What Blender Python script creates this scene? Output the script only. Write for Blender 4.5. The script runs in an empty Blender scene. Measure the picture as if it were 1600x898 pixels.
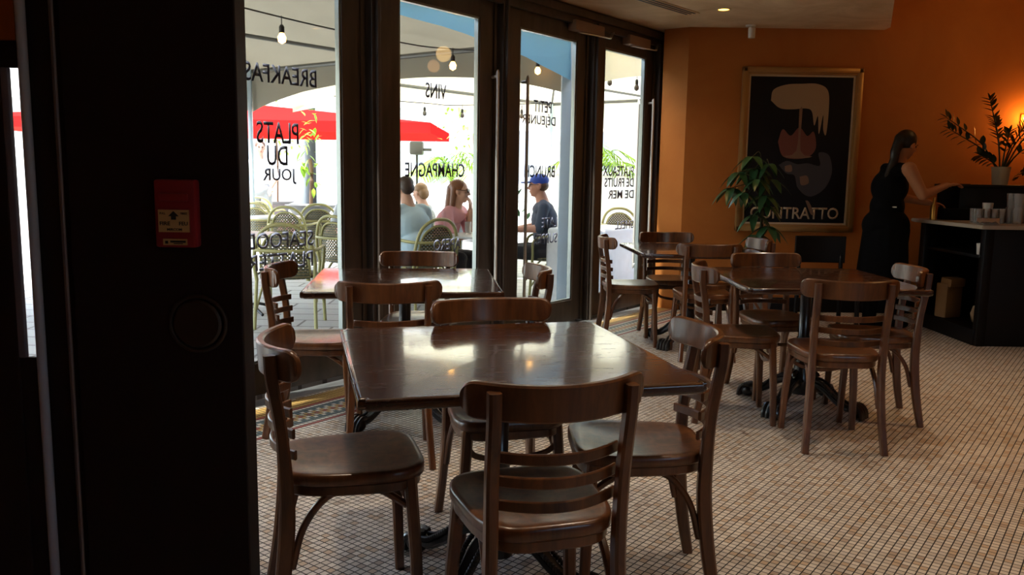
import bpy, bmesh, math, random
from mathutils import Vector, Matrix, Quaternion
random.seed(7)
S = bpy.context.scene
COL = S.collection
R = math.radians
# ------------------------------------------------------------------ camera
cam_d = bpy.data.cameras.new('camera'); cam = bpy.data.objects.new('camera', cam_d); COL.objects.link(cam)
cam_d.sensor_width = 36.0; cam_d.lens = 1305.12 / 1600.0 * 36.0; cam_d.clip_start = 0.05; cam_d.clip_end = 300
CAMZ, PITCH, ROLL = 1.3321, 0.13754, 0.0155
fw = Vector((0, math.cos(PITCH), -math.sin(PITCH))); r0 = Vector((1, 0, 0)); u0 = r0.cross(fw)
rr = math.cos(ROLL) * r0 + math.sin(ROLL) * u0; uu = -math.sin(ROLL) * r0 + math.cos(ROLL) * u0
M = Matrix.Identity(4)
for i in range(3):
    M[i][0], M[i][1], M[i][2] = rr[i], uu[i], -fw[i]
M[2][3] = CAMZ
cam.matrix_world = M
S.camera = cam
# ------------------------------------------------------------------ colour management, world, sun
S.view_settings.view_transform = 'Standard'; S.view_settings.look = 'None'
S.view_settings.exposure = 0.98; S.view_settings.gamma = 1.0; S.view_settings.use_curve_mapping = False
W = bpy.data.worlds.new('sky'); S.world = W; W.use_nodes = True
wn = W.node_tree; wn.nodes.clear()
wo = wn.nodes.new('ShaderNodeOutputWorld'); wb = wn.nodes.new('ShaderNodeBackground'); sk = wn.nodes.new('ShaderNodeTexSky')
sk.sky_type = 'NISHITA'; sk.sun_disc = False; sk.sun_elevation = R(58); sk.sun_rotation = R(-105); sk.dust_density = 3.0; sk.air_density = 1.0
wb.inputs['Strength'].default_value = 0.66
wn.links.new(sk.outputs[0], wb.inputs[0]); wn.links.new(wb.outputs[0], wo.inputs[0])
def light(name, kind, loc, energy, color, size=0.1, rot=None, **kw):
    d = bpy.data.lights.new(name, kind); d.energy = energy; d.color = color
    if kind == 'AREA': d.size = size
    elif kind != 'SUN': d.shadow_soft_size = size
    for k, v in kw.items(): setattr(d, k, v)
    o = bpy.data.objects.new(name, d); COL.objects.link(o); o.location = loc
    if rot is not None: o.rotation_euler = rot
    return o
sun = light('sun', 'SUN', (0, 0, 20), 8.0, (1, 0.95, 0.86))
sun.data.angle = R(1.0)
sdir = Vector((-0.36, -0.27, 0.90)).normalized()
sun.rotation_euler = sdir.to_track_quat('Z', 'Y').to_euler()
S.cycles.use_denoising = True
S.cycles.max_bounces = 10; S.cycles.diffuse_bounces = 4; S.cycles.glossy_bounces = 4
S.cycles.transmission_bounces = 8; S.cycles.transparent_max_bounces = 24
S.cycles.sample_clamp_indirect = 6.0; S.cycles.caustics_reflective = False; S.cycles.caustics_refractive = False
# room lamps: first downlight in view, others added unseen for fill (fixtures further down)
LAMPC = (1.0, 0.80, 0.58)
DOWN = [(1.75, 7.31, 2.72), (2.35, 5.3, 2.72), (0.7, 4.7, 2.72), (3.15, 4.2, 2.72), (0.75, 2.9, 2.72), (2.0, 1.2, 2.72), (-0.45, 2.6, 2.72)]
# ------------------------------------------------------------------ the door wall frame: P0 + s*U, inside = +N
U = Vector((0.60335, 0.79748, 0)); N = Vector((0.79748, -0.60335, 0)); P0 = Vector((-3.1816, 2.4071, 0)); Z = Vector((0, 0, 1))
def dw(s, n=0.0, z=0.0): return P0 + U * s + N * n + Z * z
# ------------------------------------------------------------------ materials
def mat(name, base, rough=0.5, metal=0.0, spec=0.5, coat=0.0, coatr=0.1, emit=None, es=0.0, trans=0.0, alpha=1.0):
    m = bpy.data.materials.new(name); m.use_nodes = True
    b = m.node_tree.nodes['Principled BSDF']
    b.inputs['Base Color'].default_value = (*base, 1); b.inputs['Roughness'].default_value = rough
    b.inputs['Metallic'].default_value = metal; b.inputs['Specular IOR Level'].default_value = spec
    b.inputs['Coat Weight'].default_value = coat; b.inputs['Coat Roughness'].default_value = coatr
    if emit: b.inputs['Emission Color'].default_value = (*emit, 1); b.inputs['Emission Strength'].default_value = es
    b.inputs['Transmission Weight'].default_value = trans; b.inputs['Alpha'].default_value = alpha
    return m
class NT:
    def __init__(s, m): s.t = m.node_tree; s.b = s.t.nodes['Principled BSDF']
    def n(s, typ, **kw):
        x = s.t.nodes.new(typ)
        for k, v in kw.items(): setattr(x, k, v)
        return x
    def l(s, a, b): s.t.links.new(a, b)
    def m(s, op, a, b=None, c=None):
        x = s.t.nodes.new('ShaderNodeMath'); x.operation = op
        for i, v in enumerate((a, b, c)):
            if v is None: continue
            if isinstance(v, (int, float)): x.inputs[i].default_value = v
            else: s.l(v, x.inputs[i])
        return x.outputs[0]
    def mix(s, f, a, b):
        x = s.t.nodes.new('ShaderNodeMix'); x.data_type = 'RGBA'
        for k, v in ((0, f), (6, a), (7, b)):
            if isinstance(v, (int, float)): x.inputs[k].default_value = v
            elif isinstance(v, tuple): x.inputs[k].default_value = (*v, 1)
            else: s.l(v, x.inputs[k])
        return x.outputs[2]
    def ramp(s, f, stops, interp='LINEAR'):
        x = s.t.nodes.new('ShaderNodeValToRGB'); cr = x.color_ramp; cr.interpolation = interp
        while len(cr.elements) > 1: cr.elements.remove(cr.elements[0])
        cr.elements[0].position = stops[0][0]; cr.elements[0].color = (*stops[0][1], 1)
        for p, c in stops[1:]:
            e = cr.elements.new(p); e.color = (*c, 1)
        s.l(f, x.inputs[0]); return x.outputs[0]
    def coord(s, scale=(1, 1, 1), kind='Object', rot=(0, 0, 0)):
        tc = s.n('ShaderNodeTexCoord'); mp = s.n('ShaderNodeMapping')
        mp.inputs['Scale'].default_value = scale; mp.inputs['Rotation'].default_value = rot
        s.l(tc.outputs[kind], mp.inputs[0]); return mp.outputs[0]
    def noise(s, v, scale, detail=4, rough=0.5, dist=0.0):
        x = s.n('ShaderNodeTexNoise'); x.inputs['Scale'].default_value = scale; x.inputs['Detail'].default_value = detail
        x.inputs['Roughness'].default_value = rough; x.inputs['Distortion'].default_value = dist
        s.l(v, x.inputs['Vector']); return x.outputs['Fac']
    def bump(s, h, strength=0.2, dist=0.01):
        x = s.n('ShaderNodeBump'); x.inputs['Strength'].default_value = strength; x.inputs['Distance'].default_value = dist
        s.l(h, x.inputs['Height']); s.l(x.outputs[0], s.b.inputs['Normal'])
def wood(name, dark, light_, rough=0.35, coat=0.5, stretch=(1.5, 14, 14), coatr=0.18, scuff=0.0, rnd=0.35):
    m = mat(name, dark, rough, coat=coat, coatr=coatr); t = NT(m)
    v = t.coord(stretch); f = t.noise(v, 3.0, 6, 0.6, 0.6)
    f2 = t.noise(t.coord((1, 1, 1)), 2.2, 3)
    c = t.ramp(f, [(0.3, dark), (0.7, light_)])
    c = t.mix(t.m('MULTIPLY', f2, 0.5), c, dark)
    oi = t.n('ShaderNodeObjectInfo')
    hs = t.n('ShaderNodeHueSaturation'); t.l(c, hs.inputs['Color'])
    t.l(t.m('ADD', 1.0 - rnd / 2, t.m('MULTIPLY', oi.outputs['Random'], rnd)), hs.inputs['Value'])
    t.l(hs.outputs[0], t.b.inputs['Base Color'])
    sc = t.noise(t.coord((1, 5, 3)), 9, 8, 0.7)
    rr_ = t.m('ADD', rough - 0.08, t.m('MULTIPLY', sc, 0.18 + scuff))
    t.l(rr_, t.b.inputs['Roughness'])
    t.bump(f, 0.05, 0.002)
    return m
WOODC = wood('chair_wood', (0.055, 0.0175, 0.0055), (0.215, 0.080, 0.025), 0.30, 0.30, (8, 8, 1.5))
WOODT = wood('table_wood', (0.020, 0.008, 0.0045), (0.10, 0.036, 0.013), 0.20, 0.8, (1.2, 16, 16), coatr=0.085, scuff=0.08, rnd=0.15)
IRON = mat('cast_iron', (0.008, 0.008, 0.009), 0.28, 0.0, 0.6, coat=0.4)
STEEL = mat('brushed_steel', (0.62, 0.60, 0.57), 0.45, 0.6)
ALU = mat('aluminium', (0.7, 0.72, 0.74), 0.35, 0.9)
GREYBAR = mat('grey_painted_steel', (0.42, 0.48, 0.60), 0.4, 0.0)
FRAME = mat('dark_frame_paint', (0.04, 0.032, 0.026), 0.42, 0, 0.5)
t = NT(FRAME); t.l(t.ramp(t.noise(t.coord((1, 1, .2)), 14, 4), [(0.3, (0.042, 0.031, 0.025)), (0.7, (0.085, 0.063, 0.050))]), t.b.inputs['Base Color'])
PANEL = mat('near_panel_paint', (0.016, 0.010, 0.011), 0.5, 0, 0.3)
TRIMM = mat('bead_metal', (0.16, 0.14, 0.15), 0.4, 0.5)
BRASS = mat('brass', (0.45, 0.22, 0.05), 0.35, 1.0)
RED = mat('alarm_red', (0.28, 0.018, 0.028), 0.4)
LABEL = mat('label_cream', (0.62, 0.42, 0.18), 0.5)
INK = mat('ink', (0.01, 0.01, 0.012), 0.5)
GREYLET = mat('window_lettering', (0.06, 0.065, 0.10), 0.5)
PALELET = mat('window_lettering_lit', (0.22, 0.23, 0.33), 0.5)  # lighter copy: light reflected by the low words put into their colour
GOLD = mat('gilt_frame', (0.42, 0.24, 0.09), 0.38, 0.6)
BLACKM = mat('black_cloth', (0.004, 0.004, 0.005), 0.9, spec=0.1)
BLACKW = mat('black_lacquer', (0.003, 0.002, 0.002), 0.5, spec=0.25)
MARBLE = mat('counter_marble', (0.45, 0.38, 0.31), 0.25)
WHITEC = mat('white_china', (0.75, 0.72, 0.66), 0.3)
PAPER = mat('white_napkin', (0.6, 0.52, 0.5), 0.8)
KRAFT = mat('kraft_paper', (0.30, 0.16, 0.06), 0.8)
SOIL = mat('soil', (0.02, 0.012, 0.008), 0.9)
LEAF = mat('leaf_green', (0.035, 0.10, 0.035), 0.32)
LEAF2 = mat('leaf_dark', (0.012, 0.022, 0.006), 0.35)
LEAFY = mat('leaf_yellow_green', (0.30, 0.52, 0.04), 0.5)  # yellow-green foliage of the terrace plants
STEM = mat('stem', (0.05, 0.05, 0.02), 0.7)
POTC = mat('pot_cream', (0.42, 0.33, 0.22), 0.6)
POTG = mat('pot_grey', (0.16, 0.16, 0.17), 0.7)
PLASTIC = mat('white_plastic', (0.80, 0.75, 0.66), 0.5)
CANVAS = None
def thin_glass(name, tint=(0.93, 0.96, 0.95), spec=1.0):
    m = bpy.data.materials.new(name); m.use_nodes = True; nt = m.node_tree; nt.nodes.clear()
    o = nt.nodes.new('ShaderNodeOutputMaterial'); mx = nt.nodes.new('ShaderNodeMixShader')
    tr = nt.nodes.new('ShaderNodeBsdfTransparent'); gl = nt.nodes.new('ShaderNodeBsdfGlossy'); fr = nt.nodes.new('ShaderNodeFresnel')
    tr.inputs[0].default_value = (*tint, 1); gl.inputs['Roughness'].default_value = 0.02; fr.inputs[0].default_value = 1.45
    ge = nt.nodes.new('ShaderNodeNewGeometry'); mu = nt.nodes.new('ShaderNodeMath'); mu.operation = 'MULTIPLY'; iv_ = nt.nodes.new('ShaderNodeMath'); iv_.operation = 'SUBTRACT'; iv_.inputs[0].default_value = 1.0
    nt.links.new(ge.outputs['Backfacing'], iv_.inputs[1]); nt.links.new(fr.outputs[0], mu.inputs[0]); nt.links.new(iv_.outputs[0], mu.inputs[1]); nt.links.new(mu.outputs[0], mx.inputs[0]); nt.links.new(tr.outputs[0], mx.inputs[1]); nt.links.new(gl.outputs[0], mx.inputs[2])
    nt.links.new(mx.outputs[0], o.inputs[0]); return m
GLASS = thin_glass('pane_glass')
CUPGLASS = mat('drinking_glass', (0.85, 0.80, 0.76), 0.06, trans=0.72)
def fabric(name, base, transl, w=0.5):
    m = bpy.data.materials.new(name); m.use_nodes = True; nt = m.node_tree; nt.nodes.clear()
    o = nt.nodes.new('ShaderNodeOutputMaterial'); mx = nt.nodes.new('ShaderNodeMixShader'); mx.inputs[0].default_value = w
    d = nt.nodes.new('ShaderNodeBsdfDiffuse'); tl = nt.nodes.new('ShaderNodeBsdfTranslucent')
    d.inputs[0].default_value = (*base, 1); tl.inputs[0].default_value = (*transl, 1)
    nt.links.new(d.outputs[0], mx.inputs[1]); nt.links.new(tl.outputs[0], mx.inputs[2]); nt.links.new(mx.outputs[0], o.inputs[0]); return m
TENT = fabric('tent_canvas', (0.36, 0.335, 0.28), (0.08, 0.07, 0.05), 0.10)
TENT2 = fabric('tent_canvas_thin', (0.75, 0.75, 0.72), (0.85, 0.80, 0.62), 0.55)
VAL = fabric('tent_valance_skylit', (0.36, 0.66, 0.85), (0.4, 0.7, 0.9), 0.3)  # blue skylight on the near valance put into its cloth colour
REDCLOTH = fabric('red_awning_cloth', (0.75, 0.02, 0.02), (0.9, 0.04, 0.03), 0.45)
# plaster walls
def plaster(name, a, b, scale=1.2, rough=0.75):
    m = mat(name, a, rough, spec=0.2); t = NT(m)
    f = t.noise(t.coord(kind='Object'), scale, 8, 0.6, 0.8)
    t.l(t.ramp(f, [(0.3, a), (0.72, b)]), t.b.inputs['Base Color'])
    t.bump(t.noise(t.coord(), 18, 5), 0.08, 0.004); return m
WALLO = plaster('ochre_plaster', (0.40, 0.130, 0.026), (0.49, 0.180, 0.042))
CEILM = plaster('ceiling_plaster', (0.58, 0.38, 0.20), (0.86, 0.66, 0.42), 1.6)
STONE = plaster('light_stone_facade', (0.72, 0.70, 0.64), (0.82, 0.80, 0.75), 0.5)
# mosaic floor (coordinates measured from the door wall: s along it, d into the room)
FLOOR = mat('mosaic_floor', (0.5, 0.45, 0.4), 0.45); t = NT(FLOOR)
tc = t.n('ShaderNodeTexCoord')
sep = t.n('ShaderNodeSeparateXYZ'); t.l(tc.outputs['Object'], sep.inputs[0])
X, Y = sep.outputs[0], sep.outputs[1]       # object space: x = s, y = -d
T = 0.028
d_ = t.m('ADD', t.m('MULTIPLY', Y, -1.0), -0.145)
us = t.m('DIVIDE', X, T); ud = t.m('DIVIDE', d_, T)
fs, fd = t.m('FRACT', us), t.m('FRACT', ud); cs, cd = t.m('FLOOR', us), t.m('FLOOR', ud)
def edge(f): return t.m('SUBTRACT', 0.5, t.m('ABSOLUTE', t.m('SUBTRACT', f, 0.5)))
g = t.m('MINIMUM', edge(fs), edge(fd))
grout = t.m('LESS_THAN', g, 0.075)
cell = t.n('ShaderNodeCombineXYZ'); t.l(cs, cell.inputs[0]); t.l(cd, cell.inputs[1])
wnz = t.n('ShaderNodeTexWhiteNoise'); wnz.noise_dimensions = '2D'; t.l(cell.outputs[0], wnz.inputs[0])
v1 = wnz.outputs['Value']
plain = t.ramp(v1, [(0.0, (0.62, 0.56, 0.49)), (0.3, (0.78, 0.73, 0.66)), (0.6, (0.66, 0.62, 0.58)), (0.78, (0.58, 0.44, 0.31)), (0.9, (0.72, 0.68, 0.62)), (0.96, (0.44, 0.34, 0.27))], 'CONSTANT')
big = t.noise(tc.outputs['Object'], 0.9, 3)
plain = t.mix(t.m('MULTIPLY', big, 0.30), plain, (0.60, 0.42, 0.25))
YEL, RD, WH, TL = (0.50, 0.30, 0.085), (0.30, 0.030, 0.022), (0.62, 0.60, 0.54), (0.055, 0.105, 0.125)
odd = t.m('GREATER_THAN', t.m('FRACT', t.m('MULTIPLY', t.m('ADD', cs, 0.25), 0.5)), 0.5)
A = t.mix(odd, RD, YEL); B = t.mix(odd, YEL, WH); Cc = t.mix(odd, WH, TL)
rows = [YEL] * 5 + [RD, WH, TL, Cc, B, A, B, Cc, TL, WH, RD, WH]
col = plain
for i, rc in enumerate(rows):
    hit = t.m('COMPARE', cd, float(i), 0.5)
    col = t.mix(hit, col, rc)
col = t.mix(grout, col, (0.022, 0.018, 0.018))
t.l(col, t.b.inputs['Base Color'])
t.l(t.m('ADD', 0.42, t.m('MULTIPLY', grout, 0.4)), t.b.inputs['Roughness'])
t.bump(t.m('SUBTRACT', 1.0, grout), 0.15, 0.002)
PAVER = mat('plaza_pavers', (0.4, 0.4, 0.38), 0.7); t = NT(PAVER)
br = t.n('ShaderNodeTexBrick'); br.inputs['Scale'].default_value = 1.0; br.inputs['Brick Width'].default_value = 0.6; br.inputs['Row Height'].default_value = 0.3
br.inputs['Mortar Size'].default_value = 0.012
br.inputs['Color1'].default_value = (0.42, 0.42, 0.40, 1); br.inputs['Color2'].default_value = (0.36, 0.37, 0.35, 1); br.inputs['Mortar'].default_value = (0.14, 0.13, 0.12, 1)
t.l(t.coord(), br.inputs[0]); t.l(br.outputs[0], t.b.inputs['Base Color'])
# woven rattan with open holes
def weave(name, c1, c2):
    m = mat(name, c1, 0.6); t = NT(m)
    tc = t.n('ShaderNodeTexCoord'); sp = t.n('ShaderNodeSeparateXYZ'); t.l(tc.outputs['Object'], sp.inputs[0])
    a = t.m('FRACT', t.m('DIVIDE', t.m('ADD', sp.outputs[0], sp.outputs[2]), 0.034)); b = t.m('FRACT', t.m('DIVIDE', t.m('SUBTRACT', sp.outputs[0], sp.outputs[2]), 0.034))
    ha = t.m('LESS_THAN', t.m('ABSOLUTE', t.m('SUBTRACT', a, 0.5)), 0.17); hb = t.m('LESS_THAN', t.m('ABSOLUTE', t.m('SUBTRACT', b, 0.5)), 0.17)
    hole = t.m('MULTIPLY', ha, hb)
    t.l(t.m('SUBTRACT', 1.0, hole), t.b.inputs['Alpha'])
    k = t.m('GREATER_THAN', t.m('FRACT', t.m('DIVIDE', sp.outputs[2], 0.024)), 0.5)
    t.l(t.mix(k, c1, c2), t.b.inputs['Base Color']); return m
WEAVE = weave('rattan_weave', (0.17, 0.13, 0.055), (0.05, 0.055, 0.03))
CANE = mat('bamboo_cane', (0.34, 0.31, 0.12), 0.45)
# ------------------------------------------------------------------ geometry helpers
def link(name, me, m=None, parent=None, smooth=30):
    o = bpy.data.objects.new(name, me); COL.objects.link(o)
    if m is not None:
        for mm in (m if isinstance(m, (list, tuple)) else [m]): me.materials.append(mm)
    if smooth:
        me.polygons.foreach_set('use_smooth', [True] * len(me.polygons)); me.set_sharp_from_angle(angle=R(smooth))
    if parent is not None: o.parent = parent
    return o
def fin(name, bm, m=None, parent=None, smooth=30):
    bmesh.ops.recalc_face_normals(bm, faces=bm.faces)
    me = bpy.data.meshes.new(name); bm.to_mesh(me); bm.free()
    return link(name, me, m, parent, smooth)
def tag(o, label=None, cat=None, group=None, kind=None):
    if label: o['label'] = label
    if cat: o['category'] = cat
    if group: o['group'] = group
    if kind: o['kind'] = kind
    return o
def empty(name, loc, rz=0.0, label=None, cat=None, group=None):
    o = bpy.data.objects.new(name, None); COL.objects.link(o); o.location = loc; o.rotation_euler = (0, 0, rz)
    o.empty_display_size = 0.1
    return tag(o, label, cat, group)
def NB(): return bmesh.new()
def box(bm, lo, hi, mtx=None, bev=0.0, seg=2):
    v = [bm.verts.new((x, y, z)) for x in (lo[0], hi[0]) for y in (lo[1], hi[1]) for z in (lo[2], hi[2])]
    fs = [bm.faces.new([v[i] for i in q]) for q in ((0, 1, 3, 2), (4, 6, 7, 5), (0, 4, 5, 1), (2, 3, 7, 6), (0, 2, 6, 4), (1, 5, 7, 3))]
    if bev > 0:
        es = list({e for f in fs for e in f.edges})
        r = bmesh.ops.bevel(bm, geom=es, offset=bev, segments=seg, affect='EDGES', profile=0.5)
        v = list({x for f in r['faces'] for x in f.verts} | {x for x in v if x.is_valid})
    if mtx is not None: bmesh.ops.transform(bm, matrix=mtx, verts=v)
    return v
def WM(s, n, z): # matrix of a box that lies along the door wall
    return Matrix(((U.x, N.x, 0, P0.x + U.x * s + N.x * n), (U.y, N.y, 0, P0.y + U.y * s + N.y * n), (0, 0, 1, z), (0, 0, 0, 1)))
def wbox(bm, s0, s1, n0, n1, z0, z1, bev=0.0): return box(bm, (s0, n0, z0), (s1, n1, z1), WM(0, 0, 0), bev)
def sweep(bm, pts, sec, up=(0, 0, 1), closed=False, scales=None, cap=True):
    """sec: list of (a, b) offsets; a along the side axis, b along the 'up' axis"""
    P = [Vector(p) for p in pts]; n = len(P); rings = []; up = Vector(up)
    for i, p in enumerate(P):
        a = P[i - 1] if (i > 0 or closed) else p; b = P[(i + 1) % n] if (i < n - 1 or closed) else p
        tg = (b - a).normalized(); side = tg.cross(up)
        if side.length < 1e-4: side = tg.cross(Vector((0.3, 0.9, 0.1)))
        side.normalize(); u2 = side.cross(tg).normalized(); k = scales[i] if scales else 1.0
        ks = k if isinstance(k, (tuple, list)) else (k, k)
        rings.append([bm.verts.new(p + side * (x * ks[0]) + u2 * (y * ks[1])) for x, y in sec])
    m = len(sec)
    for i in range(n if closed else n - 1):
        A, B = rings[i], rings[(i + 1) % n]
        for j in range(m): bm.faces.new((A[j], A[(j + 1) % m], B[(j + 1) % m], B[j]))
    if cap and not closed:
        bm.faces.new(rings[0]); bm.faces.new(rings[-1][::-1])
    return rings
def circ(r, n=10, ry=None): return [(r * math.cos(2 * math.pi * i / n), (ry or r) * math.sin(2 * math.pi * i / n)) for i in range(n)]
def rsec(w, h, c=0.25):
    c = min(w, h) * c; a, b = w / 2, h / 2
    return [(-a + c, -b), (a - c, -b), (a, -b + c), (a, b - c), (a - c, b), (-a + c, b), (-a, b - c), (-a, -b + c)]
def tube(bm, pts, r, n=10, up=(0, 0, 1), closed=False, taper=None): return sweep(bm, pts, circ(r, n), up, closed, taper)
def lathe(bm, prof, n=24, loc=(0, 0, 0), cap=True):
    rings = []
    for r, z in prof:
        rings.append([bm.verts.new((loc[0] + r * math.cos(2 * math.pi * i / n), loc[1] + r * math.sin(2 * math.pi * i / n), loc[2] + z)) for i in range(n)])
    for A, B in zip(rings, rings[1:]):
        for j in range(n): bm.faces.new((A[j], A[(j + 1) % n], B[(j + 1) % n], B[j]))
    if cap:
        bm.faces.new(rings[0][::-1]); bm.faces.new(rings[-1])
    return [v for r in rings for v in r]
def sph(bm, c, r, u=10, v=7, mtx=None):
    g_ = bmesh.ops.create_uvsphere(bm, u_segments=u, v_segments=v, radius=1.0)
    rx = r if isinstance(r, (tuple, list)) else (r, r, r)
    m4 = Matrix.Translation(Vector(c)) @ (mtx or Matrix.Identity(4)) @ Matrix.Diagonal((*rx, 1))
    bmesh.ops.transform(bm, matrix=m4, verts=g_['verts'])
def crv(pts, n=8):
    P = [Vector(p) for p in pts]; P = [P[0] * 2 - P[1]] + P + [P[-1] * 2 - P[-2]]; out = []
    for i in range(1, len(P) - 2):
        a, b, c, d = P[i - 1:i + 3]
        for k in range(n):
            t_ = k / n
            out.append(0.5 * ((2 * b) + (c - a) * t_ + (2 * a - 5 * b + 4 * c - d) * t_ ** 2 + (3 * b - a - 3 * c + d) * t_ ** 3))
    out.append(P[-2]); return out
def text(name, body, m, parent, width, height, mtx, depth=0.0006, fontspace=1.0):
    c = bpy.data.curves.new('tmp', 'FONT'); c.body = body; c.align_x = 'LEFT'; c.size = 1.0; c.extrude = 0.0; c.resolution_u = 3; c.offset = 0.016
    o = bpy.data.objects.new('tmp', c); COL.objects.link(o)
    dg = bpy.context.evaluated_depsgraph_get(); me = bpy.data.meshes.new_from_object(o.evaluated_get(dg))
    bpy.data.objects.remove(o); bpy.data.curves.remove(c)
    xs = [v.co.x for v in me.vertices]; ys = [v.co.y for v in me.vertices]
    x0, x1, y0, y1 = min(xs), max(xs), min(ys), max(ys)
    sx, sy = width / (x1 - x0), height / (y1 - y0)
    for v in me.vertices: v.co = Vector(((v.co.x - x0) * sx, (v.co.y - y0) * sy, 0))
    bm = NB(); bm.from_mesh(me); bpy.data.meshes.remove(me)
    ge = bmesh.ops.extrude_face_region(bm, geom=bm.faces[:])
    bmesh.ops.translate(bm, vec=(0, 0, depth), verts=[v for v in ge['geom'] if isinstance(v, bmesh.types.BMVert)])
    bmesh.ops.transform(bm, matrix=mtx, verts=bm.verts)
    return fin(name, bm, m, parent, 0)
def structure(o): o['kind'] = 'structure'; return o
# ------------------------------------------------------------------ room shell
CH = 2.72      # ceiling over the tables
bm = NB(); v = [bm.verts.new(p) for p in ((-3.0, -14.0, 0), (14, -14.0, 0), (14, 0.0, 0), (-3.0, 0.0, 0))]; bm.free()
bm = NB()
FM = Matrix(((U.x, -N.x, 0, P0.x), (U.y, -N.y, 0, P0.y), (0, 0, 1, 0), (0, 0, 0, 1)))
FI = FM.inverted()
poly = [(-3.24, 2.36), (1.72, 8.90), (6.0, 8.90), (6.0, -1.6), (-3.24, -1.6)]
top_ = [bm.verts.new(FI @ Vector((x, y, 0))) for x, y in poly]; bot_ = [bm.verts.new(FI @ Vector((x, y, -0.12))) for x, y in poly]
bm.faces.new(top_[::-1]); bm.faces.new(bot_)
for i in range(5): bm.faces.new((top_[i], top_[(i + 1) % 5], bot_[(i + 1) % 5], bot_[i]))
fl = fin('floor', bm, FLOOR, None, 0); fl.matrix_world = FM; structure(fl)
def wallbox(name, lo, hi, m, kind=True):
    bm = NB(); box(bm, lo, hi); o = fin(name, bm, m, None, 0); return structure(o) if kind else o
BWY = 8.20
wallbox('wall_back', (1.65, BWY, 0), (6.0, BWY + 0.15, 3.4), WALLO)
# pilaster between the doors and the back wall, its face turned to the doors
bm = NB(); pp = [(1.44, 8.36), (1.65, 8.20), (1.65, 8.36), (1.60, 8.86), (1.50, 8.62)]
a = [bm.verts.new((x, y, 0)) for x, y in pp]; b = [bm.verts.new((x, y, 3.4)) for x, y in pp]
bm.faces.new(a); bm.faces.new(b[::-1])
for i in range(5): bm.faces.new((a[i], b[i], b[(i + 1) % 5], a[(i + 1) % 5]))
structure(fin('wall_corner', bm, WALLO, None, 0))
wallbox('wall_right', (5.85, -1.6, 0), (6.0, BWY, 3.4), WALLO)
bm = NB()
for lo, hi in (((-3.24, -1.75, 0), (2.6, -1.6, 3.4)), ((4.2, -1.75, 0), (6.0, -1.6, 3.4)), ((2.6, -1.75, 0), (4.2, -1.6, 1.3)), ((2.6, -1.75, 2.3), (4.2, -1.6, 3.4))): box(bm, lo, hi)
structure(fin('wall_rear', bm, WALLO, None, 0))
bm = NB()
for x in (2.6, 3.36, 4.12): box(bm, (x, -1.72, 1.3), (x + .08, -1.64, 2.3))
wr = structure(fin('fill_window_1', bm, FRAME, None, 0)); bm = NB(); box(bm, (2.65, -1.69, 1.3), (4.15, -1.685, 2.3)); fin('pane', bm, GLASS, wr, 0)  # unseen window, added behind the camera for neutral fill daylight
wallbox('wall_left', (-3.24, -1.6, 0), (-3.10, 2.40, 3.4), WALLO)
# dropped ceiling with its soffit edge, and the higher ceiling beyond it
bm = NB(); cp = [(-3.3, 2.30), (1.75, 9.0), (3.55, 9.0), (3.49, 8.05), (2.98, 6.84), (3.4, 5.6), (3.4, -1.6), (-3.3, -1.6)]
a = [bm.verts.new((x, y, CH)) for x, y in cp]; b = [bm.verts.new((x, y, CH + 0.65)) for x, y in cp]
bm.faces.new(a); bm.faces.new(b[::-1])
for i in range(len(cp)): bm.faces.new((a[i], a[(i + 1) % len(cp)], b[(i + 1) % len(cp)], b[i]))
structure(fin('ceiling', bm, CEILM, None, 0))
wallbox('ceiling.001', (2.9, -1.6, 3.30), (6.0, 8.35, 3.42), CEILM)
# dark wooden baseboard of the back wall, threshold strip of the door wall
bm = NB(); box(bm, (1.66, BWY - 0.02, 0), (5.85, BWY, 0.14), bev=0.004); structure(fin('baseboard_back', bm, BLACKW))
bm = NB(); wbox(bm, 0.0, 7.86, 0.0, 0.125, 0.0, 0.006); o = fin('trim_1', bm, ALU, None, 0); structure(o)
o['label'] = 'metal threshold strip along the glazed doors'
# ------------------------------------------------------------------ door wall: header, mullions, leaves
bm = NB(); wbox(bm, -0.1, 7.88, -0.14, 0.0, 2.60, CH + 0.02); wbox(bm, -0.1, 7.88, 0.0, 0.03, 2.64, 2.70, .004); wbox(bm, -0.1, 7.88, -0.02, 0.015, 2.575, 2.60)
structure(fin('trim_2', bm, FRAME, None, 0))
for i, (s0, s1) in enumerate([(0.0, 0.12), (1.24, 1.36), (2.50, 2.555), (3.755, 3.835), (5.095, 5.165), (6.385, 6.455), (7.62, 7.88)]):
    bm = NB(); wbox(bm, s0, s1, -0.13, 0.02, 0.0, 2.62, 0.004)
    if s1 - s0 < .2: wbox(bm, (s0 + s1) / 2 - 0.012, (s0 + s1) / 2 + 0.012, 0.018, 0.045, 0.0, 2.62, 0.003)
    o = structure(fin('trim_%d' % (3 + i), bm, FRAME, None, 0)); o['label'] = 'dark post between door leaves'
TM = lambda s, z, n=-0.064: Matrix(((-U.x, 0, -N.x, P0.x + U.x * s + N.x * n), (-U.y, 0, -N.y, P0.y + U.y * s + N.y * n), (0, 1, 0, z), (0, 0, 0, 1)))
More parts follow.
